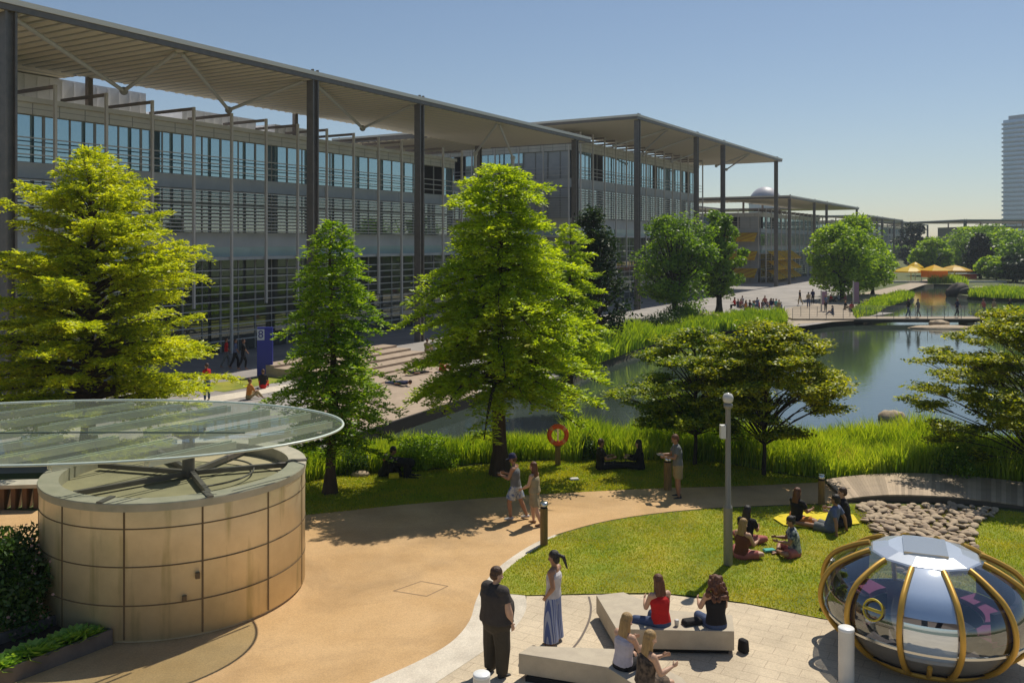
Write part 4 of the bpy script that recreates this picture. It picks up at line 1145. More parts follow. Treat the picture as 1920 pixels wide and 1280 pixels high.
dn = MB(); dn.lathe([(r_-.035,z_) for r_, z_ in sm_ if z_ >= 1.24], seg=8, a0=F0-R(13.5), a1=F0+R(13.5)); dn.build('door_pane', M_pmir, pod)
dn = MB(); dn.lathe([(r_-.035,z_) for r_, z_ in sm_ if .60 <= z_ <= 1.22], seg=8, a0=F0-R(13.5), a1=F0+R(13.5)); dn.build('door_pane', M_pmir, pod)
dn = MB(); dn.lathe([(r_-.03,z_) for r_, z_ in sm_ if .48 <= z_ <= .62], seg=8, a0=F0-R(13.5), a1=F0+R(13.5)); dn.build('door_sill', M_cap, pod)
for i in range(12):
    a0 = F0-R(15)+i*R(30)
    q = MB(); q.tube([((r_+.015)*math.cos(a0),(r_+.015)*math.sin(a0),z_) for r_, z_ in sm_ if .13 < z_ < 1.87], .048, 10); q.build('rib', M_gold, pod)
q = MB(); a0 = F0; q.tube([((r_+.0)*math.cos(a0),(r_+.0)*math.sin(a0),z_) for r_, z_ in sm_ if z_ < .5], .042, 10); q.build('rib', M_gold, pod)
q = MB(); q.lathe([(1.06,.013),(1.12,.06),(1.05,.12)], seg=48); q.build('base_ring', M_gold, pod)
q = MB(); q.lathe([(.93,1.84),(.90,1.865),(.62,1.945),(.001,1.955)], seg=12, smooth=False, a0=F0-R(15), a1=F0-R(15)+2*PI); q.build('cap', M_cap, pod)
q = MB()
q.add([(-.36,-.50,1.985),(.36,-.50,1.985),(.36,.40,2.0),(-.36,.40,2.0),(-.36,-.50,1.94),(.36,-.50,1.94),(.36,.40,1.94),(-.36,.40,1.94)], [(0,1,2,3),(4,7,6,5),(0,4,5,1),(1,5,6,2),(2,6,7,3),(3,7,4,0)])
q.build('roof_hatch', M_inox, pod)
# inside: curved seats, cushions, table
M_seat = mat('seat_shell', (.10,.08,.075), .8); M_cush = mat('cushion', (.22,.03,.12), .8)
for s_ in (0, 1):
    b0 = R(-50)+s_*PI; b1_ = R(50)+s_*PI
    q = MB(); q.lathe([(1.52,.45),(1.52,.75),(.95,.75),(.95,.45)], seg=16, a0=b0, a1=b1_, smooth=False); q.build('seat', M_seat, pod)
    q = MB(); q.lathe([(1.50,.76),(1.48,.84),(.98,.84),(.96,.76)], seg=16, a0=b0, a1=b1_, smooth=False); q.build('cushion', M_cush, pod)
    q = MB(); q.lathe([(1.60,.85),(1.52,1.32),(1.44,1.32),(1.48,.85)], seg=16, a0=b0, a1=b1_, smooth=False); q.build('backrest', mat('backrest', (.05,.03,.05), .8), pod)
q = MB(); q.box(-.32,.32,-.75,.75,1.0,1.04); q.box(-.05,.05,-.05,.05,.2,.999); q.build('table', M_wht, pod)
q = MB(); q.lathe([(.001,.20),(1.3,.20)], seg=40); q.build('floor', M_seat, pod)
# yellow ring and bar mark on the left pane
a0 = F0-R(30); rc = pr(1.28)-.03; c0 = Vector((rc*math.cos(a0), rc*math.sin(a0), 1.24)); tx = Vector((-math.sin(a0), math.cos(a0), 0)); nv = Vector((math.cos(a0)*.93, math.sin(a0)*.93, .36)).normalized(); ty = nv.cross(tx).normalized()
q = MB(); M_mark = mat('mark_yellow', (.55,.42,.03), .5)
q.tube([tuple(c0+nv*.03+tx*(.17*math.cos(t))+ty*(.17*math.sin(t))) for t in [2*PI*i/36 for i in range(36)]], .018, 6, closed=True)
q.tube([tuple(c0+nv*.03-tx*.17), tuple(c0+nv*.03+tx*.17)], .026, 6); q.build('emblem', M_mark, pod)

# ================================================================ BOARDWALK, COBBLES, BRIDGE
bw_ = empty('boardwalk', (0,0,0), 0, 'gently arched grey timber boardwalk crossing the cobbled dry stream', 'boardwalk')
up1 = [G(*p) for p in [(1548,905),(1620,901),(1700,900),(1800,903),(1920,912),(2080,928)]]
lo1 = [G(*p) for p in [(1585,942),(1640,941),(1700,942),(1800,946),(1920,956),(2080,974)]]
up1 = smooth_poly(up1, 8, False); lo1 = smooth_poly(lo1, 8, False)
M_board = mat('boards', (.44,.34,.235), .85, c2=(.37,.285,.20), scale=3, stretch=(1,1,1), bump=.2)
def per_board(m, lo, hi):
    nt = m.node_tree; N = nt.nodes; L = nt.links; b = N['Principled BSDF']; src = b.inputs['Base Color'].links[0].from_socket
    ge = N.new('ShaderNodeNewGeometry'); cr = N.new('ShaderNodeValToRGB'); cr.color_ramp.elements[0].color = (lo,lo,lo,1); cr.color_ramp.elements[1].color = (hi,hi,hi,1)
    L.new(ge.outputs['Random Per Island'], cr.inputs['Fac']); mx = N.new('ShaderNodeMix'); mx.data_type = 'RGBA'; mx.blend_type = 'MULTIPLY'; mx.inputs['Factor'].default_value = 1
    L.new(src, mx.inputs['A']); L.new(cr.outputs[0], mx.inputs['B']); L.new(mx.outputs['Result'], b.inputs['Base Color'])
per_board(M_board, .68, 1.18)
bw_.location = (up1[0][0], up1[0][1], 0); ox, oy = up1[0]
q = MB(); nn_ = len(up1)-1
def edge(pl_, t):
    f = t*(len(pl_)-1); i = min(int(f), len(pl_)-2); f -= i
    return (pl_[i][0]+(pl_[i+1][0]-pl_[i][0])*f, pl_[i][1]+(pl_[i+1][1]-pl_[i][1])*f)
NBD = 64
def hb(t): return .05+.13*math.sin(min(1,t*1.15)*PI)**.8 if t < .87 else .05
for i in range(NBD):
    t0, t1 = (i+.012)/NBD, (i+.988)/NBD
    a, b, c, d = edge(lo1,t0), edge(lo1,t1), edge(up1,t1), edge(up1,t0)
    z0, z1 = hb(t0)+.05, hb(t1)+.05
    q.add([(a[0]-ox,a[1]-oy,z0),(b[0]-ox,b[1]-oy,z1),(c[0]-ox,c[1]-oy,z1),(d[0]-ox,d[1]-oy,z0),(a[0]-ox,a[1]-oy,z0-.04),(b[0]-ox,b[1]-oy,z1-.04),(c[0]-ox,c[1]-oy,z1-.04),(d[0]-ox,d[1]-oy,z0-.04)],
          [(0,1,2,3),(7,6,5,4),(0,4,5,1),(1,5,6,2),(2,6,7,3),(3,7,4,0)])
q.build('deck_boards', M_board, bw_)
for pl_, s_ in ((lo1,-1),(up1,1)):
    q = MB()
    for i in range(32):
        t0, t1 = i/32, (i+1)/32; a, b = edge(pl_,t0), edge(pl_,t1)
        q.add([(a[0]-ox,a[1]-oy-.02*s_,.012),(b[0]-ox,b[1]-oy-.02*s_,.012),(b[0]-ox,b[1]-oy-.02*s_,hb(t1)+.008),(a[0]-ox,a[1]-oy-.02*s_,hb(t0)+.008)], [(0,1,2,3)])
    q.build('edge_beam', mat('beam_edge', (.13,.10,.07), .8), bw_)
M_cob = mat('cobble', (.48,.37,.25), .85, c2=(.34,.26,.17), scale=5, bump=.3)
M_cob2 = mat('cobble_dark', (.33,.24,.16), .85, c2=(.48,.37,.26), scale=5, bump=.3)
cobp = smooth_poly([G(*p) for p in [(1604,950),(1700,949),(1800,953),(1874,958),(1845,975),(1828,1000),(1826,1035),(1838,1075),(1700,1080),(1668,1045),(1640,1008),(1618,975)]], 3)
sheet('stream_bed', cobp, .030, mat('stream_soil', (.12,.085,.055), .95, c2=(.08,.055,.04), scale=6, bump=.5))
g = np.random.default_rng(77); protos = []
for k in range(8):
    q = MB(); q.ball((0,0,0), (.15,.10,.075), 10, 7)
    g2 = np.random.default_rng(k); 
    V = np.array(q.v); nz = 1+.22*np.sin(V@g2.normal(0,14,(3,)) )+.12*np.sin(V@g2.normal(0,30,(3,)))
    q.v = [tuple(v) for v in V*nz[:,None]]
    protos.append(q.mesh('rock', M_cob if k % 3 else M_cob2))
placed = []; tries = 0
while len(placed) < 290 and tries < 20000:
    tries += 1
    P = scatter(cobp, 1, g)[0]
    if all((P[0]-a[0])**2+(P[1]-a[1])**2 > .14**2 for a in placed): placed.append(P)
for i, P in enumerate(placed):
    o = bpy.data.objects.new('rock', protos[i % 8]); link(o); s_ = g.uniform(.7,1.2)
    o.location = (P[0], P[1], .03+.05*s_); o.scale = (s_,s_,s_*g.uniform(.5,.9)); o.rotation_euler = (g.uniform(-.3,.3), g.uniform(-.3,.3), g.uniform(0,6.28))
    tag(o, 'rounded buff cobble lying in the dry stream bed below the boardwalk', 'rock', 'cobbles in the dry stream bed')
# footbridge
BX0, BY0 = G(1478, 598); BX1, BY1 = G(2010, 598)
fb = empty('footbridge', (BX0, BY0, 0), 0, 'long thin flat footbridge crossing the lake with a fine mesh railing', 'bridge')
Lb = BX1-BX0
q = MB(); q.box(0,Lb,-1.3,1.3,.03,.16); q.build('deck', M_sand, fb)
q = MB(); q.box(1,Lb,-1.15,1.15,-.22,.029); q.build('beam', mat('beam_brown', (.06,.045,.035), .8), fb)
for xx in (14.5,17.2,20.6):
    q = MB(); q.box(xx-.35,xx+.35,-.9,.9,-1.55,-.221); q.build('pier', M_conc, fb)
for s_ in (-1.25,1.25):
    q = MB(); q.box(0,Lb,s_-.025,s_+.025,1.10,1.15)
    for k in range(5): q.box(0,Lb,s_-.006,s_+.006,.30+k*.16,.312+k*.16)
    for k in range(int(Lb/1.6)): q.box(k*1.6,k*1.6+.04,s_-.02,s_+.02,.161,1.10)
    q.build('railing', mat('rail_grey', (.22,.22,.22), .5), fb)
def boulder(label, x, y, s, seed, m=None, z=-.3, name='boulder', group=None, XY=None):
    g2 = np.random.default_rng(seed); X, Y = XY if XY else G(x, y, -.45)
    q = MB(); q.ball((0,0,0), s, 18, 12); V = np.array(q.v)/np.array(s)
    nz = 1+.13*np.sin(V@g2.normal(0,3,(3,)))+.07*np.sin(V@g2.normal(0,7,(3,)))
    q.v = [tuple(v) for v in V*nz[:,None]*np.array(s)]
    o = q.build(name, m or M_cob); o.location = (X, Y, z); tag(o, label, 'rock', group); return o
boulder('flat topped pale boulder standing in the open water near the reeds', 1671, 786, (.62,.42,.30), 1, z=-.38)
boulder('long low rock shelf in the water under the footbridge', 1766, 615, (3.4,1.1,.32), 2, z=-.46)
boulder('smaller rock on the low shelf below the footbridge', 1760, 613, (.9,.7,.35), 3, z=-.15)
M_bas = mat('dark_rock', (.045,.035,.03), .8, c2=(.07,.055,.045), scale=2, bump=.5)
boulder('larger dark waterfall rock, left of the two', 1796, 556, (1.5,1.2,1.75), 4, M_bas, z=0)
boulder('squatter dark waterfall rock, right of the two', 1823, 557, (1.9,1.2,1.0), 5, M_bas, z=0)
boulder('flat pale stone at the left end of the footbridge', 1585, 603, (2.0,.9,.28), 6, z=-.32)
boulder('pinkish rock at the foot of the narrow conifer beside the lying pair', 678, 890, (.30,.2,.12), 7, M_cob2, z=.06, XY=G(676,892))
boulder('brown rock between two shrubs at the left end of the beach', 1322, 606, (1.6,.9,.7), 8, M_cob2, z=.2, XY=G(1322,606))

# ================================================================ PARASOLS AND STALLS
M_ylw = leaf_mat('parasol_yellow', (.85,.58,.02), (.88,.62,.03), .45, 1, 1.0); M_org = leaf_mat('stall_orange', (.80,.33,.02), (.82,.36,.02), .45, 1, 1.0)
def parasol(x, y, wd, h, m, label):
    X, Y = G(x, y); o = empty('parasol', (X, Y, 0), R(12), label, 'parasol')
    q = MB(); q.tube([(0,0,.02),(0,0,h)], .07, 8); q.build('pole', M_wht, o)
    q = MB(); q.lathe([(.05,h+.02),(wd*.25,h-.35),(wd/2,h-.95),(wd/2,h-1.15)], seg=8, smooth=False); q.build('canopy', m, o)
    return o
parasol(1708, 528, 6.2, 2.9, M_ylw, 'bright yellow parasol, leftmost on the far terrace')
parasol(1716, 526, 3.0, 3.5, M_ylw, 'smaller yellow parasol peeping above the leftmost one')
parasol(1790, 527, 6.0, 3.0, leaf_mat('parasol_pale', (.80,.50,.06), (.82,.52,.08), .45, 1, 1.0), 'pale orange parasol right of the orange stall')
st = empty('market_stall', (*G(1752, 530), 0), R(12), 'orange covered market stall reflected in the water', 'stall')
q = MB(); q.box(-2.7,2.7,-1.5,1.5,1.2,2.6); q.build('side_cloth', M_org, st)
q = MB(); q.lathe([(3.9,2.61),(2.2,3.1),(.05,3.8)], seg=4, a0=R(45), a1=R(405), smooth=False); q.build('roof', M_ylw, st)
for (a, b) in ((-2.6,-1.4),(2.6,-1.4),(-2.6,1.4),(2.6,1.4)):
    q = MB(); q.box(a-.06,a+.06,b-.06,b+.06,.02,1.2); q.build('leg', M_wht, st)
st.scale = (.72,.72,.85)
ct = empty('counter', (*G(1805, 523), 0), R(8), 'low red fronted counter right of the pale orange parasol', 'counter')
q = MB(); q.box(-2.6,2.6,-.6,.6,.02,1.0); q.build('front', mat('counter_red', (.45,.06,.03), .7), ct)
q = MB(); q.box(-2.8,2.8,-.7,.7,1.01,1.1); q.build('top', M_wht, ct)
tr_ = empty('terrace_wall', (*G(1765, 530), 0), R(3), 'pale low terrace wall under the parasols', 'wall')
q = MB(); q.box(-9,12,-.3,.3,-.5,.35); q.build('wall', M_stone_lt, tr_)
pv = empty('pavilion', (*G(1783, 509), 0), R(4), 'low pinkish roofed pavilion behind the parasols', 'pavilion')
q = MB(); q.box(-5.5,5.5,0,5,3.0,3.5); q.build('roof', mat('pav_roof', (.38,.31,.29), .7), pv)
q = MB(); q.box(-5,5,.5,4.5,.02,2.99); q.build('wall', M_spand, pv)
# timber steps on the sunning deck
ds = empty('deck_steps', (*G(775, 700), 0), math.atan2(.8647,.5024), 'broad timber sunbathing steps on the left bank between the two nearest trees', 'steps')
q = MB()
for i in range(5): q.box(-5,6,1.2+i*1.15,1.2+(i+1)*1.15-.01,.013,.12+.13*i)
q.build('steps', M_deck, ds)
ed = empty('deck_edge', (*G(748, 786), 0), 0, 'dark timber edge of the deck above the water behind the central cypress', 'edge beam')
q = MB(); a = Vector(G(704,802)); b = Vector(G(860,751)); c = Vector(G(748,786)); d = (b-a).normalized()
q.obox((a.x-c.x,a.y-c.y), d, Vector((d.y,-d.x)), -1.5, (b-a).length+4, .0, .12, -.5, .06); q.build('beam', mat('beam_dark', (.02,.015,.012), .8), ed)
# litter and belongings
def thing_box(name, X, Y, z0, dims, m, label, cat, rz=0, bev=.01):
    q = MB(); q.box(-dims[0]/2,dims[0]/2,-dims[1]/2,dims[1]/2,0,dims[2])
    V = [(v[0]*(1-.15*(v[2] > 0)), v[1]*(1-.15*(v[2] > 0)), v[2]) for v in q.v]; q.v = V
    o = q.build(name, m, None, bevel=bev); o.location = (X, Y, z0); o.rotation_euler = (0,0,rz); return tag(o, label, cat)
# ================================================================ PEOPLE
def skin(name, c): return mat('skin_'+name, c, .55, c2=tuple(v*.9 for v in c), scale=20)
SK = {'pale': skin('pale', (.55,.33,.22)), 'tan': skin('tan', (.36,.185,.105)), 'brown': skin('brown', (.20,.10,.055))}
HAIRC = {'black': mat('hair_black', (.012,.009,.008), .5, c2=(.02,.014,.012), scale=60, bump=1, bscale=50, stretch=(1,1,.15)), 'brown': mat('hair_brown', (.09,.04,.018), .5, c2=(.05,.022,.01), scale=30, bump=1, bscale=50, stretch=(1,1,.15)),
         'auburn': mat('hair_auburn', (.16,.055,.02), .5, c2=(.09,.03,.012), scale=30, bump=1, bscale=50, stretch=(1,1,.15)), 'blonde': mat('hair_blonde', (.42,.27,.11), .5, c2=(.28,.17,.06), scale=30, bump=1, bscale=50, stretch=(1,1,.15))}
M_eye = mat('eye_dark', (.02,.015,.012), .3); M_lip = mat('lip', (.35,.11,.08), .5)
M_shoe = {'black': mat('shoe_black', (.015,.014,.014), .5), 'white': mat('shoe_white', (.55,.53,.5), .6), 'tan': mat('shoe_tan', (.30,.16,.08), .6)}
def loft(mb, p0, p1, r0, r1, right=None, n=14, round0=True, round1=True):
    """tapered limb of elliptical section, r=(half width along right, half depth)"""
    p0 = Vector(p0); p1 = Vector(p1); ax = (p1-p0)
    L_ = ax.length; ax.normalize()
    r0 = r0 if isinstance(r0, tuple) else (r0, r0); r1 = r1 if isinstance(r1, tuple) else (r1, r1)
    rt = Vector(right) if right is not None else (Vector((1,0,0)) if abs(ax.x) < .9 else Vector((0,1,0)))
    rt = (rt-ax*rt.dot(ax)).normalized(); fw = ax.cross(rt)
    rings = []
    def ring(c, s, r): return [c+rt*(r[0]*s*math.cos(2*PI*k/n))+fw*(r[1]*s*math.sin(2*PI*k/n)) for k in range(n)]
    if round0:
        m0 = min(r0)
        for a in (75,50,25): rings.append(ring(p0-ax*(m0*math.sin(R(a))), math.cos(R(a)), r0))
    for t in (0,.25,.5,.75,1): rings.append(ring(p0.lerp(p1,t), 1, (r0[0]+(r1[0]-r0[0])*t, r0[1]+(r1[1]-r0[1])*t)))
    if round1:
        m1 = min(r1)
        for a in (25,50,75): rings.append(ring(p1+ax*(m1*math.sin(R(a))), math.cos(R(a)), r1))
    vs = [tuple(v) for rg_ in rings for v in rg_]; fs = []
    for i in range(len(rings)-1):
        for k in range(n): fs.append((i*n+k, i*n+(k+1)%n, (i+1)*n+(k+1)%n, (i+1)*n+k))
    fs.append(tuple(range(n))[::-1]); fs.append(tuple(range((len(rings)-1)*n, len(rings)*n)))
    mb.add(vs, fs, True)
def fuse(name, mb, m, parent, vox, sm=4, mats=None):
    o = mb.build(name, m)
    md = o.modifiers.new('r', 'REMESH'); md.mode = 'VOXEL'; md.voxel_size = vox; md.use_smooth_shade = True
    s2 = o.modifiers.new('s', 'SMOOTH'); s2.iterations = sm; s2.factor = .5
    bpy.context.view_layer.update()
    ev = o.evaluated_get(bpy.context.evaluated_depsgraph_get())
    me = bpy.data.meshes.new_from_object(ev)
    bpy.data.objects.remove(o)
    me.materials.clear()
    for mm in (mats or [m]): me.materials.append(mm)
    me.name = name
    r = bpy.data.objects.new(name, me)
    return link(r, parent)
def V3(t): return Vector(t).normalized()

def person(label, loc, face, pose, sk='pale', hair=('brown','short'), top=None, bottom=None, shoes='black', H=1.75, detail=.009, hat=None, build=1.17, group=None, extra=None, belly=0., dress=None):
    """pose: local frame, x right, y forward, z up; loc is the ground point under the pelvis; directions are limb vectors"""
    k = H/1.75; root = empty('person', (loc[0], loc[1], loc[2] if len(loc) > 2 else .02), face, label, 'person', group)
    p = dict(pelvis=(0,0,.93), spine=(0,.03,1), turn=0, uaL=(-.18,0,-1), faL=(-.05,.2,-1), uaR=(.18,0,-1), faR=(.05,.2,-1),
             thL=(-.05,.02,-1), shL=(0,-.04,-1), thR=(.05,.02,-1), shR=(0,-.04,-1), neck=(0,.12,1), look=(0,1,-.05), grip=(0,0,0))
    p.update(pose)
    b = build
    pel = Vector(p['pelvis'])*k; sp = V3(p['spine'])
    rt = Vector((math.cos(p['turn']), math.sin(p['turn']), 0)); rt = (rt-sp*rt.dot(sp)).normalized(); fw = sp.cross(rt)*1
    if fw.y < 0 and abs(p['turn']) < 1.5: fw = -fw
    hipw = .095*k; waist = pel+sp*.17*k; chest = pel+sp*.36*k; shc = pel+sp*.50*k; nb = pel+sp*.55*k
    head = nb+V3(p['neck'])*.18*k
    S = {}; E = {}; W = {}; K = {}; An = {}
    prt = Vector((1,0,0))
    for s, q in ((-1,'L'),(1,'R')):
        S[q] = shc+rt*(.175*k*s*(.94+.06*b)); E[q] = S[q]+V3(p['ua'+q])*.29*k; W[q] = E[q]+V3(p['fa'+q])*.25*k
        hp = pel+prt*(hipw*s)+Vector((0,0,-.03*k)); K[q] = hp+V3(p['th'+q])*.43*k; An[q] = K[q]+V3(p['sh'+q])*.42*k
        S[q+'h'] = hp
    m = MB()
    # trunk
    loft(m, pel-sp*.04*k, waist, (.165*k*b,.115*k*b), (.140*k*b,.10*k*b), rt)
    loft(m, waist, chest, (.140*k*b,.10*k*b), (.165*k*b,.112*k*b), rt)
    loft(m, chest, shc-sp*.01, (.165*k*b,.112*k*b), (.150*k,.085*k), rt)
    for q in 'LR': loft(m, shc-sp*.03*k, S[q]-sp*.015*k, .062*k*b, .058*k*b)
    loft(m, shc, head-V3(p['neck'])*.06*k, .058*k, .050*k)
    if belly: loft(m, pel+sp*.03*k+fw*belly*.5, waist+fw*belly, (.15*k*b,.11*k*b), (.15*k*b,.12*k*b), rt)
    # head with face
    lk = V3(p['look']); up = (V3(p['neck'])*.6+Vector((0,0,1)))
    up = (up-lk*up.dot(lk)).normalized(); hr = lk.cross(up)
    kh = k*1.13
    def HP(x, y, z): return head+hr*(x*kh)+lk*(y*kh)+up*(z*kh)
    def hball(x, y, z, rx, ry, rz):
        q = MB(); q.ball((0,0,0), (rx*kh,ry*kh,rz*kh), 16, 12); c = HP(x,y,z)
        m.add([tuple(c+hr*v[0]+lk*v[1]+up*v[2]) for v in q.v], q.f, True)
    hball(0,-.008,.035,.075,.092,.085); hball(0,.012,-.035,.060,.070,.078); hball(0,.045,-.085,.033,.030,.025)
    loft(m, HP(0,.080,.012), HP(0,.098,-.022), .009*k, .016*k)
    for s in (-1,1): hball(.075*s,-.005,-.005,.012,.022,.030); hball(.032*s,.078,-.028,.018,.012,.014)
    # arms, hands
    for s, q in ((-1,'L'),(1,'R')):
        loft(m, S[q], E[q], .050*k*b, .040*k*b); 
        d = V3(p['fa'+q]); loft(m, E[q], E[q].lerp(W[q],.35), .040*k*b, .042*k*b); loft(m, E[q].lerp(W[q],.35), W[q], .042*k*b, .026*k)
        pn = p.get('palm'+q); pn = V3(pn) if pn else Vector((-s*.9,.1,0)); pn = (pn-d*pn.dot(d)).normalized()
        sd = d.cross(pn)
        if sd.dot(Vector((0,1,0)))+.3*sd.dot(Vector((0,0,1))) < 0: sd = -sd       # thumb side faces forward / up
        cu = p.get('curl'+q, .45)
        loft(m, W[q], W[q]+d*.085*k, (.026*k,.017*k), (.040*k,.016*k), sd)
        for j, (off, Lf) in enumerate(((.031,.068),(.010,.078),(-.011,.072),(-.031,.056))):
            a = W[q]+d*.085*k+sd*off*k
            d1 = (d+pn*cu*.5).normalized(); d2 = (d+pn*cu*1.3).normalized(); d3 = (d+pn*cu*2.2).normalized()
            a1 = a+d1*Lf*.45*k; a2 = a1+d2*Lf*.32*k; a3 = a2+d3*Lf*.25*k
            loft(m, a, a1, .0092*k, .0088*k, n=8); loft(m, a1, a2, .0088*k, .0082*k, n=8); loft(m, a2, a3, .0082*k, .007*k, n=8)
        t0 = W[q]+d*.03*k+sd*.028*k; t1 = t0+(d*.55+sd*.7+pn*.3).normalized()*.042*k; t2 = t1+(d*.9+sd*.25+pn*.4).normalized()*.032*k
        loft(m, t0, t1, .012*k, .010*k, n=8); loft(m, t1, t2, .010*k, .008*k, n=8)
    # legs, feet
    ft = {}
    for s, q in ((-1,'L'),(1,'R')):
        loft(m, S[q+'h'], K[q], .082*k*b, .054*k*b); loft(m, K[q], K[q].lerp(An[q],.3), .052*k*b, .056*k*b); loft(m, K[q].lerp(An[q],.3), An[q], .056*k*b, .036*k)
        fd = p.get('ft'+q); fd = V3(fd) if fd else Vector((s*.2,1,-.12)).normalized()
        ft[q] = fd
        loft(m, An[q]+Vector((0,0,-.035*k))-fd*.04*k, An[q]+Vector((0,0,-.05*k))+fd*.15*k, (.036*k,.036*k), (.040*k,.022*k), fd.cross(Vector((0,0,1))))
    body = fuse('body', m, SK[sk], root, detail, 3, [SK[sk], M_eye, M_lip])
    me = body.data
    n_ = len(me.polygons); cen = np.empty(n_*3, np.float32); me.polygons.foreach_get('center', cen); cen = cen.reshape(-1,3)
    mi = np.zeros(n_, np.int32)
    for s in (-1,1):
        e = np.array(HP(.031*s,.082,.004)); mi[(np.abs((cen-e)@np.array(hr)) < .016*k) & (np.abs((cen-e)@np.array(up)) < .009*k) & (((cen-e)@np.array(lk)) > -.03*k) & (np.linalg.norm(cen-e,axis=1) < .05*k)] = 1
    e = np.array(HP(0,.080,-.052)); mi[(np.abs((cen-e)@np.array(hr)) < .024*k) & (np.abs((cen-e)@np.array(up)) < .008*k) & (np.linalg.norm(cen-e,axis=1) < .035*k) & (((cen-e)@np.array(lk)) > -.02*k)] = 2
    me.polygons.foreach_set('material_index', mi)
    g_ = .014*k
    # clothes
    if top or dress:
        mt = (dress or top)[0]; sl = (dress or top)[1]; ln = 0
        c = MB(); bb = b
        loose = (dress or top)[2] if len(dress or top) > 2 else .0
        loft(c, pel+sp*(-.02 if not dress else .0)*k, waist, ((.170*bb+loose)*k+g_,(.118*bb+loose)*k+g_), ((.142*bb+loose)*k+g_,(.102*bb+loose)*k+g_), rt, round0=False)
        loft(c, waist, chest, ((.142*bb+loose)*k+g_,(.102*bb+loose)*k+g_), (.168*k*bb+g_,.114*k*bb+g_), rt)
        loft(c, chest, shc-sp*(.0 if sl else .06)*k, (.168*k*bb+g_,.114*k*bb+g_), ((.150 if sl else .125)*k+g_,.086*k+g_), rt, round1=bool(sl))
        if belly: loft(c, pel+sp*.0*k+fw*belly*.6, waist+fw*belly, (.155*k*b+g_,.115*k*b+g_), (.15*k*b+g_,.125*k*b+g_), rt)
        if sl:
            for q in 'LR':
                loft(c, shc-sp*.03*k, S[q]-sp*.01*k, .064*k*b+g_, .060*k*b+g_)
                if sl == 1: loft(c, S[q], S[q].lerp(E[q],.62), .053*k*b+g_, .058*k*b+g_, round1=False)
                else: loft(c, S[q], E[q], .052*k*b+g_, .044*k*b+g_); loft(c, E[q], E[q].lerp(W[q],.92), .044*k*b+g_, .034*k+g_, round1=False)
        else:
            for s in (-1,1): loft(c, shc+rt*.075*k*s-sp*.06*k, shc+rt*.085*k*s+sp*.035*k, (.022*k,.09*k), (.020*k,.066*k), rt, round1=False)
        if dress:
            for q in 'LR': loft(c, S[q+'h']+Vector((0,0,.05*k)), S[q+'h'].lerp(K[q], .85), .115*k, .115*k, round1=False)
            loft(c, pel, (S['Lh'].lerp(K['L'],.8)+S['Rh'].lerp(K['R'],.8))/2, (.18*k,.13*k), (.20*k,.16*k), prt, round1=False)
        fuse('dress' if dress else 'top', c, mt, root, max(detail,.010), 2)
    if bottom:
        mt, kind = bottom[0], bottom[1]; wide = bottom[2] if len(bottom) > 2 else 0
        c = MB()
        loft(c, pel+sp*.09*k, pel-sp*.06*k, (.158*k*b+g_*.5,.112*k*b+g_*.5), (.168*k*b+g_,.120*k*b+g_), rt, round0=False)
        for q in 'LR':
            if kind == 'shorts': loft(c, S[q+'h'], S[q+'h'].lerp(K[q],.80), .092*k*b+g_, .080*k*b+g_+wide, round1=False)
            else:
                loft(c, S[q+'h'], K[q], .088*k*b+g_, .062*k*b+g_+wide*.5); loft(c, K[q], K[q].lerp(An[q],.98), .062*k*b+g_+wide*.5, .052*k+g_+wide, round1=False)
        fuse(kind, c, mt, root, max(detail,.010), 2)
    if shoes:
        for q in 'LR':
            fd = ft[q]; c = MB()
            loft(c, An[q]+Vector((0,0,-.035*k))-fd*.045*k, An[q]+Vector((0,0,-.052*k))+fd*.155*k, (.043*k,.043*k), (.046*k,.028*k), fd.cross(Vector((0,0,1))), n=12)
            c.build('shoe', M_shoe[shoes], root)
    if hair:
        hc, hs2 = hair; c = MB()
        def hb_(x, y, z, rx, ry, rz):
            q = MB(); q.ball((0,0,0), (rx*kh,ry*kh,rz*kh), 16, 12); cc = HP(x,y,z)
            c.add([tuple(cc+hr*v[0]+lk*v[1]+up*v[2]) for v in q.v], q.f, True)
        hb_(0,-.022,.052,.087,.095,.084); hb_(0,-.045,.0,.084,.070,.078)
        if hs2 in ('long','curly','pony'):
            hb_(0,-.06,-.04,.075,.045,.07)
        if hs2 == 'long':
            down = (-sp*.7+Vector((0,0,-1))*.5).normalized()
            loft(c, HP(0,-.06,0), HP(0,-.075,-.04)+down*.22*k, (.098*k,.058*k), (.125*k,.040*k), hr)
            for s in (-1,1): loft(c, HP(.065*s,-.02,.02), HP(.075*s,.0,-.05)+down*.17*k, (.022*k,.035*k), (.022*k,.02*k), hr)
        if hs2 == 'curly':
            hb_(0,-.055,-.06,.125,.085,.15)
            rr = random.Random(5)
            for i in range(110):
                a = rr.uniform(0,2*PI); z = rr.uniform(-.27,.09); r2 = .085+.085*min(1,(-z+.08)/.25)
                if math.sin(a) > .35 and z < .03: continue
                hb_(r2*math.cos(a), -.03+r2*math.sin(a)*.85, z, .036,.036,.042)
        if hs2 == 'pony':
            pt = p.get('pony', (0,-1,-.5)); pv_ = hr*pt[0]+lk*pt[1]+up*pt[2]; pv_.normalize()
            a = HP(0,-.10,.05); loft(c, a, a+pv_*.12*k, .030*k, .038*k); loft(c, a+pv_*.12*k, a+pv_*.20*k+Vector((0,0,-.18*k)), .038*k, .018*k)
        if hs2 == 'bun': hb_(0,-.11,.06,.04,.04,.04)
        fuse('hair', c, HAIRC[hc], root, max(detail,.009), 1)
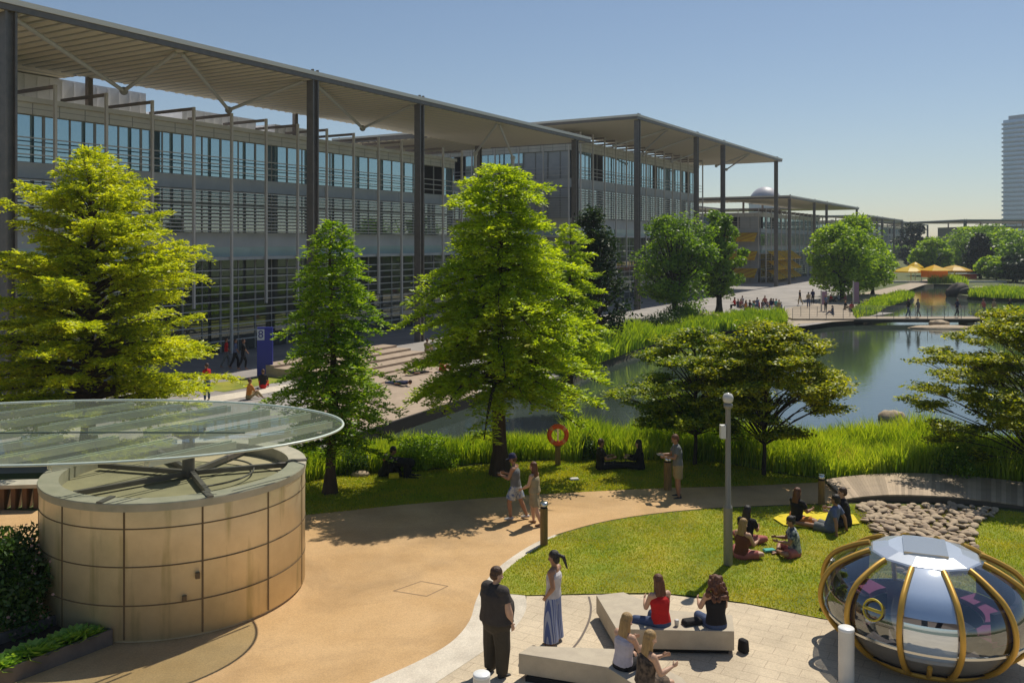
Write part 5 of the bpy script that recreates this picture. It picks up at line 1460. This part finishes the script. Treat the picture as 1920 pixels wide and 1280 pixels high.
    if hat:
        c = MB(); q = MB(); q.lathe([(.001,.155),(.05,.148),(.082,.11),(.094,.05),(.093,.025)], seg=20)
        c.add([tuple(HP(0,-.012,0)+hr*(v[0]*kh)+lk*(v[1]*1.1*kh)+up*(v[2]*kh)) for v in q.v], q.f, True)
        q = MB(); q.prism([(-.07,.07),(.07,.07),(.055,.155),(0,.175),(-.055,.155)], .035, .045)
        c.add([tuple(HP(0,0,0)+hr*(v[0]*kh)+lk*(v[1]*kh)+up*(v[2]*kh)) for v in q.v], q.f, False)
        c.build('cap', hat, root)
    root['_'] = 0; del root['_']
    return root, dict(W=W, S=S, E=E, K=K, An=An, head=head, pel=pel, root=root, d={q: V3(p['fa'+q]) for q in 'LR'})
def place(o, X, Y, z, rz=0): o.location = (X, Y, z); o.rotation_euler = (0,0,rz)
def at_hand(info, q, off=.10, dz=0):
    Mx = Matrix.Translation(info['root'].location) @ Matrix.Rotation(info['root'].rotation_euler.z, 4, 'Z')
    return Mx @ (info['W'][q]+info['d'][q]*off+Vector((0,0,dz)))

def stripes(name, c1, c2, sc, dirn='X', rough=.8):
    m = bpy.data.materials.new(name); m.use_nodes = True; nt = m.node_tree
    wv = nt.nodes.new('ShaderNodeTexWave'); wv.inputs['Scale'].default_value = sc; wv.bands_direction = dirn; wv.inputs['Distortion'].default_value = .6
    tc = nt.nodes.new('ShaderNodeTexCoord'); nt.links.new(tc.outputs['Object'], wv.inputs['Vector'])
    cr = nt.nodes.new('ShaderNodeValToRGB'); cr.color_ramp.elements[0].position = .42; cr.color_ramp.elements[1].position = .55
    cr.color_ramp.elements[0].color = (*c1,1); cr.color_ramp.elements[1].color = (*c2,1)
    nt.links.new(wv.outputs['Fac'], cr.inputs['Fac']); nt.links.new(cr.outputs[0], nt.nodes['Principled BSDF'].inputs['Base Color'])
    nt.nodes['Principled BSDF'].inputs['Roughness'].default_value = rough
    return m
def cloth(name, c, c2=None, s=6): return mat('cloth_'+name, c, .9, c2=c2 or tuple(v*.8 for v in c), scale=s, bump=.9, bscale=11)
def patt(name, c, c2, s=14): return mat('print_'+name, c, .9, c2=c2, scale=s, detail=1)
C_char = cloth('charcoal', (.055,.045,.040)); C_olive = cloth('dark_olive', (.060,.048,.032)); C_white = cloth('white', (.62,.58,.58)); C_lilac = cloth('lilac_white', (.55,.52,.60))
C_red = cloth('red', (.55,.012,.012)); C_black = cloth('black', (.012,.011,.013)); C_grey = cloth('grey', (.16,.17,.17)); C_khaki = cloth('khaki', (.36,.27,.13))
C_beige = cloth('beige', (.36,.29,.18)); C_blue = cloth('slate_blue', (.13,.16,.26)); C_denim = cloth('denim', (.06,.09,.18)); C_navy = cloth('navy', (.015,.02,.07))
C_orange = cloth('orange', (.60,.22,.04)); C_pink = cloth('pink', (.45,.14,.12)); C_dkol = patt('dark_floral', (.03,.022,.018), (.14,.10,.07)); C_stripe = stripes('blue_stripe', (.08,.12,.30), (.33,.37,.50), 9)
C_multi = patt('blue_white', (.08,.14,.32), (.50,.52,.50), 11); C_chk = patt('check', (.03,.05,.09), (.42,.44,.38), 12); C_teal = cloth('teal', (.10,.42,.34)); C_yel = cloth('yellow', (.75,.60,.02)); C_brown = cloth('brown', (.16,.05,.025))
FX = lambda deg: R(deg)          # facing angle: 0 looks away from the viewer (+y), -90 to the right, +90 to the left

# --- standing pair on the patio
_, I = person('heavy set person in charcoal shirt and dark trousers standing on the pale stone band', (-.27,15.25,.018), FX(-42),
    dict(spine=(0,-.06,1), uaR=(.34,.05,-1), faR=(.10,.28,-1), uaL=(-.30,.1,-1), faL=(-.05,.45,-1), thL=(-.13,.05,-1), thR=(.13,-.02,-1), look=(.5,1,-.22), neck=(.05,.22,1)),
    'pale', ('brown','short'), (C_char,1,.04), (C_olive,'trousers',.035), 'black', H=1.80, build=1.66, belly=.12, detail=.008)
_, I = person('person with black ponytail, white tank top and striped blue trousers on the patio', (.77,16.45,.018), FX(62),
    dict(spine=(0,-.05,1), uaL=(-.20,-.30,-1), faL=(.12,.65,-.85), uaR=(.12,.15,-1), faR=(.1,.6,-.9), thL=(-.06,.02,-1), thR=(.06,.02,-1), pony=(0,-1,-.45), look=(0,1,-.18)),
    'tan', ('black','pony'), (C_white,0), (C_stripe,'trousers',.085), 'tan', H=1.66, detail=.008)
# --- bench sitters
SIT = dict(pelvis=(0,0,.545), thL=(-.10,1,.02), shL=(0,.02,-1), thR=(.10,1,.02), shR=(0,.02,-1))
_, I = person('person in bright red top with auburn hair sitting on the farther bench', (2.74,16.2,.0), FX(18),
    dict(SIT, spine=(0,.12,1), uaL=(-.25,.35,-1), faL=(.35,.9,.25), uaR=(.22,.45,-1), faR=(-.25,.9,.1), neck=(0,.3,1), look=(-.05,1,-.35), thL=(-.75,.7,-.02), shL=(-.55,.1,-.8), thR=(-.15,1,0), shR=(-.3,0,-1)),
    'pale', ('auburn','long'), (C_red,0), (C_denim,'trousers'), 'black', H=1.66, detail=.008)
_, I = person('person with big curly hair and black top at the right end of the farther bench', (3.74,16.12,.0), FX(8),
    dict(SIT, spine=(0,.06,1), uaL=(-.30,.45,-1), faL=(.15,.9,.1), uaR=(.2,.4,-1), faR=(-.2,.9,.1), look=(-.15,1,-.2), thL=(-.25,1,0), thR=(.0,1,0)),
    'pale', ('auburn','curly'), (C_black,0), (C_denim,'trousers'), 'black', H=1.70, detail=.008)
_, I = person('blonde person in white sleeveless top on the nearest bench, left of the pair', (1.84,14.58,.0), FX(-50),
    dict(SIT, spine=(0,.10,1), uaL=(-.2,.5,-1), faL=(.25,1,.15), uaR=(.2,.5,-1), faR=(-.2,1,.3), neck=(0,.3,1), look=(.1,1,-.35)),
    'pale', ('blonde','long'), (C_lilac,0), (C_black,'shorts'), 'white', H=1.64, detail=.008)
_, I = person('blonde person in dark floral clothes on the nearest bench, right of the pair', (2.10,13.92,.0), FX(-66),
    dict(SIT, spine=(0,.12,1), uaL=(-.15,.6,-1), faL=(.2,1,.2), uaR=(.25,.35,-1), faR=(-.1,1,.25), neck=(0,.28,1), look=(.1,1,-.25)),
    'pale', ('blonde','long'), None, None, 'tan', H=1.66, detail=.008, dress=(C_dkol,0,.01))
thing_box('handbag', 3.32, 16.22, .452, (.40,.2,.10), C_black, 'black soft handbag on the farther bench between its two sitters', 'bag', .3, .03)
q = MB(); q.lathe([(.001,0),(.036,0),(.042,.11),(.040,.115),(.001,.112)], seg=16); o = q.build('paper_cup', M_shoe['white']); place(o, 3.02, 16.14, .452); tag(o, 'white paper cup on the farther bench beside the red top', 'cup')
thing_box('backpack', 4.22, 16.05, .014, (.15,.2,.24), C_black, 'small black bag standing on the paving past the right end of the farther bench', 'bag', .6, .04)
# --- couple walking and the man at the post
_, I1 = person('walking person in navy cap, grey vest and blue patterned shorts on the path', (.10,23.75,.012), FX(72),
    dict(spine=(0,.08,1), uaL=(-.15,.35,-1), faL=(.25,1,.25), uaR=(.15,.3,-1), faR=(-.2,1,.2), thL=(-.05,.38,-1), shL=(0,-.1,-1), thR=(.05,-.28,-1), shR=(0,-.45,-1), look=(0,1,-.4), neck=(0,.25,1)),
    'tan', ('brown','short'), (C_grey,0), (C_multi,'shorts',.03), 'white', H=1.70, hat=C_navy, detail=.010)
_, I2 = person('walking person with auburn hair in a beige dress just behind the navy cap', (.60,23.3,.012), FX(62),
    dict(spine=(0,.05,1), uaL=(-.15,.25,-1), faL=(.1,.9,-.5), uaR=(.2,-.1,-1), faR=(.05,.3,-1), thL=(-.05,-.25,-1), shL=(0,-.4,-1), thR=(.05,.32,-1), shR=(0,-.1,-1), look=(0,1,-.15)),
    'pale', ('auburn','long'), None, None, 'tan', H=1.60, detail=.010, dress=(C_beige,0,.015))
_, I3 = person('person in grey t-shirt and khaki shorts standing by a bollard, holding a dark tablet', (4.86,25.8,.012), FX(95),
    dict(spine=(0,.05,1), uaL=(-.1,.5,-1), faL=(.1,1,.08), uaR=(.1,.5,-1), faR=(-.1,1,.08), look=(0,1,-.45), neck=(0,.3,1), thL=(-.10,.05,-1), thR=(.10,-.05,-1)),
    'tan', ('auburn','short'), (C_grey,1), (C_khaki,'shorts',.02), 'black', H=1.78, detail=.010)
c_ = (at_hand(I3,'L',.12)+at_hand(I3,'R',.12))/2
q = MB(); q.box(-.13,.13,-.09,.09,0,.012); o = q.build('tablet', M_dark); place(o, c_.x, c_.y, c_.z+.022, FX(95)); tag(o, 'dark tablet held in front of the grey t-shirt', 'tablet')
c_ = at_hand(I1,'L',.11)
q = MB(); q.box(-.036,.036,-.075,.075,0,.010); o = q.build('phone', M_dark); place(o, c_.x, c_.y, c_.z+.018, FX(72)); tag(o, 'dark phone held by the walking person in the navy cap', 'phone')
# --- lawn sitters
def GR(knee='bent'):
    return dict(pelvis=(0,0,.11), thL=(-.35,.85,.62), shL=(.1,.55,-.85), thR=(.35,.85,.62), shR=(-.1,.55,-.85), ftL=(-.1,1,-.1), ftR=(.1,1,-.1)) if knee == 'bent' else \
           dict(pelvis=(0,0,.11), thL=(-.75,.75,.12), shL=(.95,.25,-.12), thR=(.75,.75,.12), shR=(-.95,.3,-.12), ftL=(.5,1,0), ftR=(-.5,1,0)) if knee == 'cross' else \
           dict(pelvis=(0,0,.11), thL=(-.12,1,.05), shL=(0,1,-.06), thR=(.12,1,.05), shR=(0,1,-.06), ftL=(0,.5,.9), ftR=(0,.5,.9))
ARM = dict(uaL=(-.2,.5,-1), faL=(.2,1,.1), uaR=(.2,.5,-1), faR=(-.2,1,.1))
_, I = person('auburn haired person in black and orange clothes, leftmost on the yellow blanket', (7.55,23.35,.02), FX(-62), dict(GR('cross'), **ARM, spine=(0,.05,1), look=(0,1,-.2)),
    'tan', ('auburn','long'), (C_black,1), (C_orange,'shorts',.02), None, H=1.68, detail=.011)
_, I = person('person in slate blue shirt leaning back on the yellow blanket, legs stretched out', (8.2,22.7,.02), FX(48), dict(GR('out'), spine=(0,-.30,1), uaL=(-.3,-.45,-1), faL=(-.1,-.1,-1), uaR=(.3,-.5,-1), faR=(.15,-.15,-1), look=(.1,1,0)),
    'tan', ('black','short'), (C_blue,1,.02), (C_grey,'shorts',.02), 'white', H=1.80, build=1.08, detail=.011)
_, I = person('brown haired person in black t-shirt, rightmost on the yellow blanket', (8.8,23.2,.02), FX(75), dict(GR('cross'), **ARM, spine=(0,.12,1), look=(0,1,-.15)),
    'pale', ('brown','short'), (C_black,1,.01), (C_black,'trousers'), None, H=1.78, detail=.011)
q = MB(); bl_ = [G(*p_) for p_ in [(1462,968),(1520,962),(1600,968),(1612,985),(1540,994),(1470,988),(1450,975)]]; q.prism(bl_, .030, .044)
cxb = sum(p_[0] for p_ in bl_)/7; cyb = sum(p_[1] for p_ in bl_)/7; q.v = [(v[0]-cxb, v[1]-cyb, v[2]+.02) for v in q.v]
o = q.build('picnic_blanket', C_yel); o.location = (cxb, cyb, 0); tag(o, 'bright yellow blanket spread on the lawn under three sitters', 'blanket')
_, I = person('black haired person in black top sitting on the lawn right behind the blonde one', (5.78,21.75,.02), FX(-35), dict(GR('cross'), **ARM, spine=(0,.15,1), look=(.2,1,-.4), neck=(0,.3,1)),
    'tan', ('black','long'), (C_black,1), (C_pink,'trousers'), None, H=1.66, detail=.011)
_, I = person('blonde person in brown clothes sitting on the lawn close to the lamp post', (5.42,20.8,.02), FX(-50), dict(GR('cross'), **ARM, spine=(0,.15,1), look=(.2,1,-.3)),
    'pale', ('blonde','long'), (C_brown,0), (C_pink,'shorts'), 'tan', H=1.64, detail=.011)
_, I = person('person in blue and white checked top sitting alone on the lawn facing the lamp post', (6.75,21.0,.02), FX(82), dict(GR('cross'), **ARM, spine=(0,.10,1), look=(0,1,-.4), neck=(0,.3,1)),
    'tan', ('black','bun'), (C_chk,1,.015), (C_pink,'shorts',.02), None, H=1.66, detail=.011)
thing_box('lunch_box', 6.20, 21.2, .05, (.30,.18,.04), C_teal, 'small teal flat item on the lawn in front of the checked top', 'box', .2, .005)
_, I = person('person in black sitting on the grass strip with legs out, facing right', (2.90,28.9,.03), FX(-78), dict(GR('out'), spine=(0,.02,1), **ARM, look=(0,1,-.2)),
    'tan', ('brown','short'), (C_black,1), (C_black,'trousers'), 'black', H=1.76, detail=.012)
_, I = person('long black haired person in black sitting on the grass strip, facing left', (4.22,28.9,.03), FX(72), dict(GR('out'), spine=(0,.10,1), **ARM, look=(0,1,-.2)),
    'pale', ('black','long'), (C_black,2), (C_black,'trousers'), 'black', H=1.70, detail=.012)
_, I = person('person in dark clothes sitting hunched under the trees left of the yellow bag', (-4.10,28.1,.03), FX(-80), dict(GR('bent'), spine=(0,.45,1), **ARM, look=(0,1,-.5), neck=(0,.5,1)),
    'tan', ('black','short'), (C_black,2), (C_black,'trousers'), 'black', H=1.74, detail=.012)
_, I = person('person in black bending forward on knees under the trees, right of the yellow bag', (-3.30,28.0,.03), FX(84), dict(pelvis=(0,0,.42), spine=(0,1,.12), uaL=(-.1,.2,-1), faL=(0,.1,-1), uaR=(.1,.2,-1), faR=(0,.1,-1), thL=(-.15,.1,-1), shL=(0,-1,-.05), thR=(.15,.1,-1), shR=(0,-1,-.05), ftL=(0,-1,-.2), ftR=(0,-1,-.2), neck=(0,1,.2), look=(0,.7,-.7)),
    'tan', ('black','short'), (C_black,2), (C_black,'trousers'), 'black', H=1.76, detail=.012)
thing_box('tote_bag', -3.72, 27.75, .03, (.34,.22,.16), C_yel, 'yellow bag on the shaded grass between the two figures in black', 'bag', .2, .03)
thing_box('paper_bag', 1.95, 27.6, .03, (.30,.2,.05), M_shoe['white'], 'white scrap of paper lying on the grass right of the life ring post', 'paper', .2, .01)

# --- distant figures: three low detail bodies, then copies dressed one by one
def far_proto(pose, name):
    m = MB(); c = MB(); t = MB()
    p = dict(pelvis=(0,0,.93), spine=(0,.03,1), ua=.2, th=((-.06,.02,-1),(.06,.02,-1)), sh=((0,-.04,-1),(0,-.04,-1)), arms=((-.2,.1,-1),(-.05,.4,-1),(.2,.1,-1),(.05,.4,-1)))
    p.update(pose); pel = Vector(p['pelvis']); sp = V3(p['spine'])
    hd = pel+sp*.72; sh_ = pel+sp*.5
    q = MB(); q.ball(tuple(hd), (.085,.10,.12), 10, 8); m.add(q.v, q.f, True)
    loft(m, sh_, hd, .05, .05, n=8)
    for i, s in enumerate((-1,1)):
        S_ = sh_+Vector((.17*s,0,0)); E_ = S_+V3(p['arms'][2*i])*.29; W_ = E_+V3(p['arms'][2*i+1])*.27
        loft(m, S_, E_, .045, .04, n=8); loft(m, E_, W_, .04, .03, n=8)
        h_ = pel+Vector((.09*s,0,-.02)); K_ = h_+V3(p['th'][i])*.43; A_ = K_+V3(p['sh'][i])*.42
        loft(m, K_, A_, .05, .035, n=8); loft(m, A_, A_+Vector((.02*s,.16,-.04)), .035, .03, n=8)
        loft(m, h_, K_, .07, .05, n=8); loft(c, h_, K_, .10, .075, n=8); loft(c, K_, K_.lerp(A_,.8), .075, .06, n=8)
        loft(t, S_, S_.lerp(E_,.7), .065, .06, n=8)
    loft(m, pel, sh_, (.13,.09), (.14,.08), (1,0,0), n=10)
    loft(t, pel+sp*.02, sh_, (.165,.12), (.175,.11), (1,0,0), n=10)
    loft(c, pel-sp*.05, pel+sp*.08, (.17,.13), (.16,.12), (1,0,0), n=10)
    hcap = MB(); hcap.ball(tuple(hd+Vector((0,-.025,.03))), (.095,.10,.115), 10, 8)
    r = []
    for nm, mm, vx in (('body',m,.025),('top',t,.03),('trousers',c,.03),('hair',hcap,.03)):
        o = fuse(nm, mm, SK['tan'], None, vx, 2); r.append((nm, o.data)); bpy.data.objects.remove(o)
    return r
FP = {'stand': far_proto({}, 's'), 'walk': far_proto(dict(th=((-.06,.4,-1),(.06,-.3,-1)), sh=((0,-.1,-1),(0,-.5,-1)), arms=((-.2,-.3,-1),(0,.2,-1),(.2,.4,-1),(0,.8,-1))), 'w'),
      'sit': far_proto(dict(pelvis=(0,0,.13), spine=(0,.12,1), th=((-.25,.9,.5),(.25,.9,.5)), sh=((0,.7,-.7),(0,.7,-.7)), arms=((-.2,.5,-1),(.2,1,.1),(.2,.5,-1),(-.2,1,.1))), 'g'),
      'chair': far_proto(dict(pelvis=(0,0,.5), spine=(0,.05,1), th=((-.1,1,0),(.1,1,0)), sh=((0,0,-1),(0,0,-1)), arms=((-.2,.5,-1),(.2,1,.1),(.2,.5,-1),(-.2,1,.1))), 'c'),
      'lie': far_proto(dict(pelvis=(0,0,.13), spine=(0,-1,.12), th=((-.1,1,.02),(.1,1,.02)), sh=((0,1,-.06),(0,1,-.06)), arms=((-.5,.6,-.1),(-.2,1,0),(.5,.6,-.1),(.2,1,0))), 'l')}
DYE = {}
def dyed(me, key, m):
    if (me.name, key) not in DYE:
        c = me.copy(); c.materials.clear(); c.materials.append(m); DYE[(me.name, key)] = c
    return DYE[(me.name, key)]
TOPS = {'red': C_red, 'white': C_white, 'black': C_black, 'blue': C_blue, 'orange': C_orange, 'grey': C_grey, 'pink': C_pink, 'navy': C_navy, 'beige': C_beige, 'teal': C_teal}
BOTS = {'black': C_black, 'denim': C_denim, 'khaki': C_khaki, 'grey': C_grey, 'white': C_white, 'red': C_red}
def far(label, x, y, kind, rz, top_, bot, hair_='brown', sk='tan', z=.02, s=1.0, group=None):
    X, Y = G(x, y, z); root = empty('person', (X, Y, z), R(rz), label, 'person', group); root.scale = (s,s,s)
    for nm, me in FP[kind]:
        key, m_ = {'body': (sk, SK[sk]), 'top': (top_, TOPS[top_]), 'trousers': (bot, BOTS[bot]), 'hair': (hair_, HAIRC[hair_])}[nm]
        o = bpy.data.objects.new(nm, dyed(me, key, m_)); link(o, root)
    return root
far('person in red top with blue trousers standing in the gap left of the sign', 388, 752, 'stand', 60, 'red', 'denim')
far('dark dressed person walking past the blue totem, nearest to it', 456, 694, 'walk', -70, 'black', 'black', s=1.02)
far('person in blue t-shirt walking left of the dark one by the totem', 441, 692, 'walk', -80, 'blue', 'black', s=1.0)
far('person in red top walking behind the feathery yellow tree tips', 424, 690, 'walk', -75, 'red', 'grey')
far('person with bare legs sitting on the low wall below the totem', 466, 748, 'sit', -40, 'orange', 'khaki', 'auburn')
far('person in dark top standing right of the totem foot', 493, 728, 'sit', 10, 'black', 'red')
far('person in orange red top sitting on the deck between the two nearest trees', 828, 696, 'sit', -30, 'orange', 'red')
far('person in dark shorts lying on the deck below the orange sitter', 780, 702, 'lie', -50, 'black', 'black')
far('person in blue lying on the deck edge close to the narrow conifer', 748, 722, 'lie', 60, 'navy', 'denim')
far('person in white top sitting at the top of the deck steps', 812, 660, 'sit', 20, 'white', 'grey')
far('person in beige top sitting near the deck steps top', 800, 662, 'sit', -20, 'beige', 'khaki')
far('person on a yellow towel on the far lawn behind the central cypress', 1058, 640, 'sit', 30, 'black', 'khaki')
far('person in red sitting on the far lawn right of the yellow towel', 1070, 636, 'sit', -30, 'orange', 'red')
far('person standing on the path before the second office glass', 1121, 612, 'stand', 0, 'red', 'black')
far('person in dark top standing near the second office wall', 1093, 626, 'stand', 30, 'black', 'denim')
FB = [(1702,'black','denim','first walker on the footbridge from the left, in black'),(1719,'grey','grey','second walker on the footbridge, in grey'),(1796,'navy','black','dark walker alone at the middle of the footbridge'),
      (1841,'pink','denim','walker in pink top on the footbridge'),(1864,'beige','khaki','walker in beige on the footbridge beside the pink one'),(1893,'navy','denim','walker in navy at the right end of the footbridge')]
for x_, t_, b_, lab in FB:
    X = BX0+(x_-1478)/(2010-1478)*Lb; r_ = far(lab, x_, 598, 'walk', 90 if x_ % 2 else -90, t_, b_, s=1.02); r_.location = (X, BY0+random.uniform(-.4,.4), .165)
cols_ = ['red','white','black','blue','pink','navy','beige','grey','orange','teal']
g = random.Random(9)
for i in range(20):
    x_ = 1378+i*4.6+g.uniform(-1.5,1.5); y_ = 581-.02*i+g.uniform(-5,6)
    far('tiny seated figure in the crowd on the lawn left of the beach', x_, y_, 'sit' if i % 3 else 'chair', g.uniform(0,360), cols_[(i*7)%10], ['black','denim','khaki','white'][i%4], ['brown','black','blonde'][i%3], group='crowd seated left of the beach')
for i, (x_, y_, k_, t_, lab) in enumerate(((1548,584,'stand','blue','tiny figure in blue at the left rail of the beach'),(1562,590,'sit','navy','seated figure in navy at the foot of the beach slope'),(1584,580,'sit','black','dark seated figure in the middle of the pale beach'),
    (1597,583,'sit','red','seated figure in red right of the dark one on the beach'),(1612,582,'sit','blue','seated figure in blue at the right of the beach'),(1626,578,'sit','pink','seated figure in pink at the water corner of the beach'),
    (1557,566,'sit','red','figure in red in the shade of the beach tree'),(1573,563,'sit','white','figure in white under the beach tree'),(1586,566,'sit','pink','pink figure under the right of the beach tree'),
    (1524,570,'stand','navy','standing figure in navy beside the awning terrace'),(1516,577,'stand','beige','standing figure in beige beside the awning terrace'),(1500,572,'walk','black','figure in black walking from the awnings to the beach'))):
    far(lab, x_, y_, k_, g.uniform(0,360), t_, ['black','denim','khaki'][i%3], ['brown','black','blonde'][i%3])
for x_, h_, lab in ((1540,2.2,'short slim post at the beach, left one'),(1600,3.2,'pinkish banner post under the right side of the beach tree')):
    X, Y = G(x_, 583); o = empty('banner_post', (X,Y,0), 0, lab, 'post'); q = MB(); q.tube([(0,0,.01),(0,0,h_)], .08, 8); q.build('post', M_post, o)
    q = MB(); q.box(.09,.6,-.02,.02,h_*.3,h_-.1); q.build('banner', mat('banner', (.35,.2,.28), .8), o)

# thin summer haze over the whole park
hz = MB(); hz.box(-700, 900, -40, 900, -2.6, 110)
hm = bpy.data.materials.new('haze'); hm.use_nodes = True
for n_ in list(hm.node_tree.nodes): hm.node_tree.nodes.remove(n_)
ho = hm.node_tree.nodes.new('ShaderNodeOutputMaterial'); hv = hm.node_tree.nodes.new('ShaderNodeVolumePrincipled')
hv.inputs['Color'].default_value = (.80,.89,1.0,1); hv.inputs['Density'].default_value = .00026; hv.inputs['Anisotropy'].default_value = .3
hm.node_tree.links.new(hv.outputs[0], ho.inputs['Volume'])
o = hz.build('haze', hm); o['kind'] = 'stuff'; o['label'] = 'thin summer haze over the park'
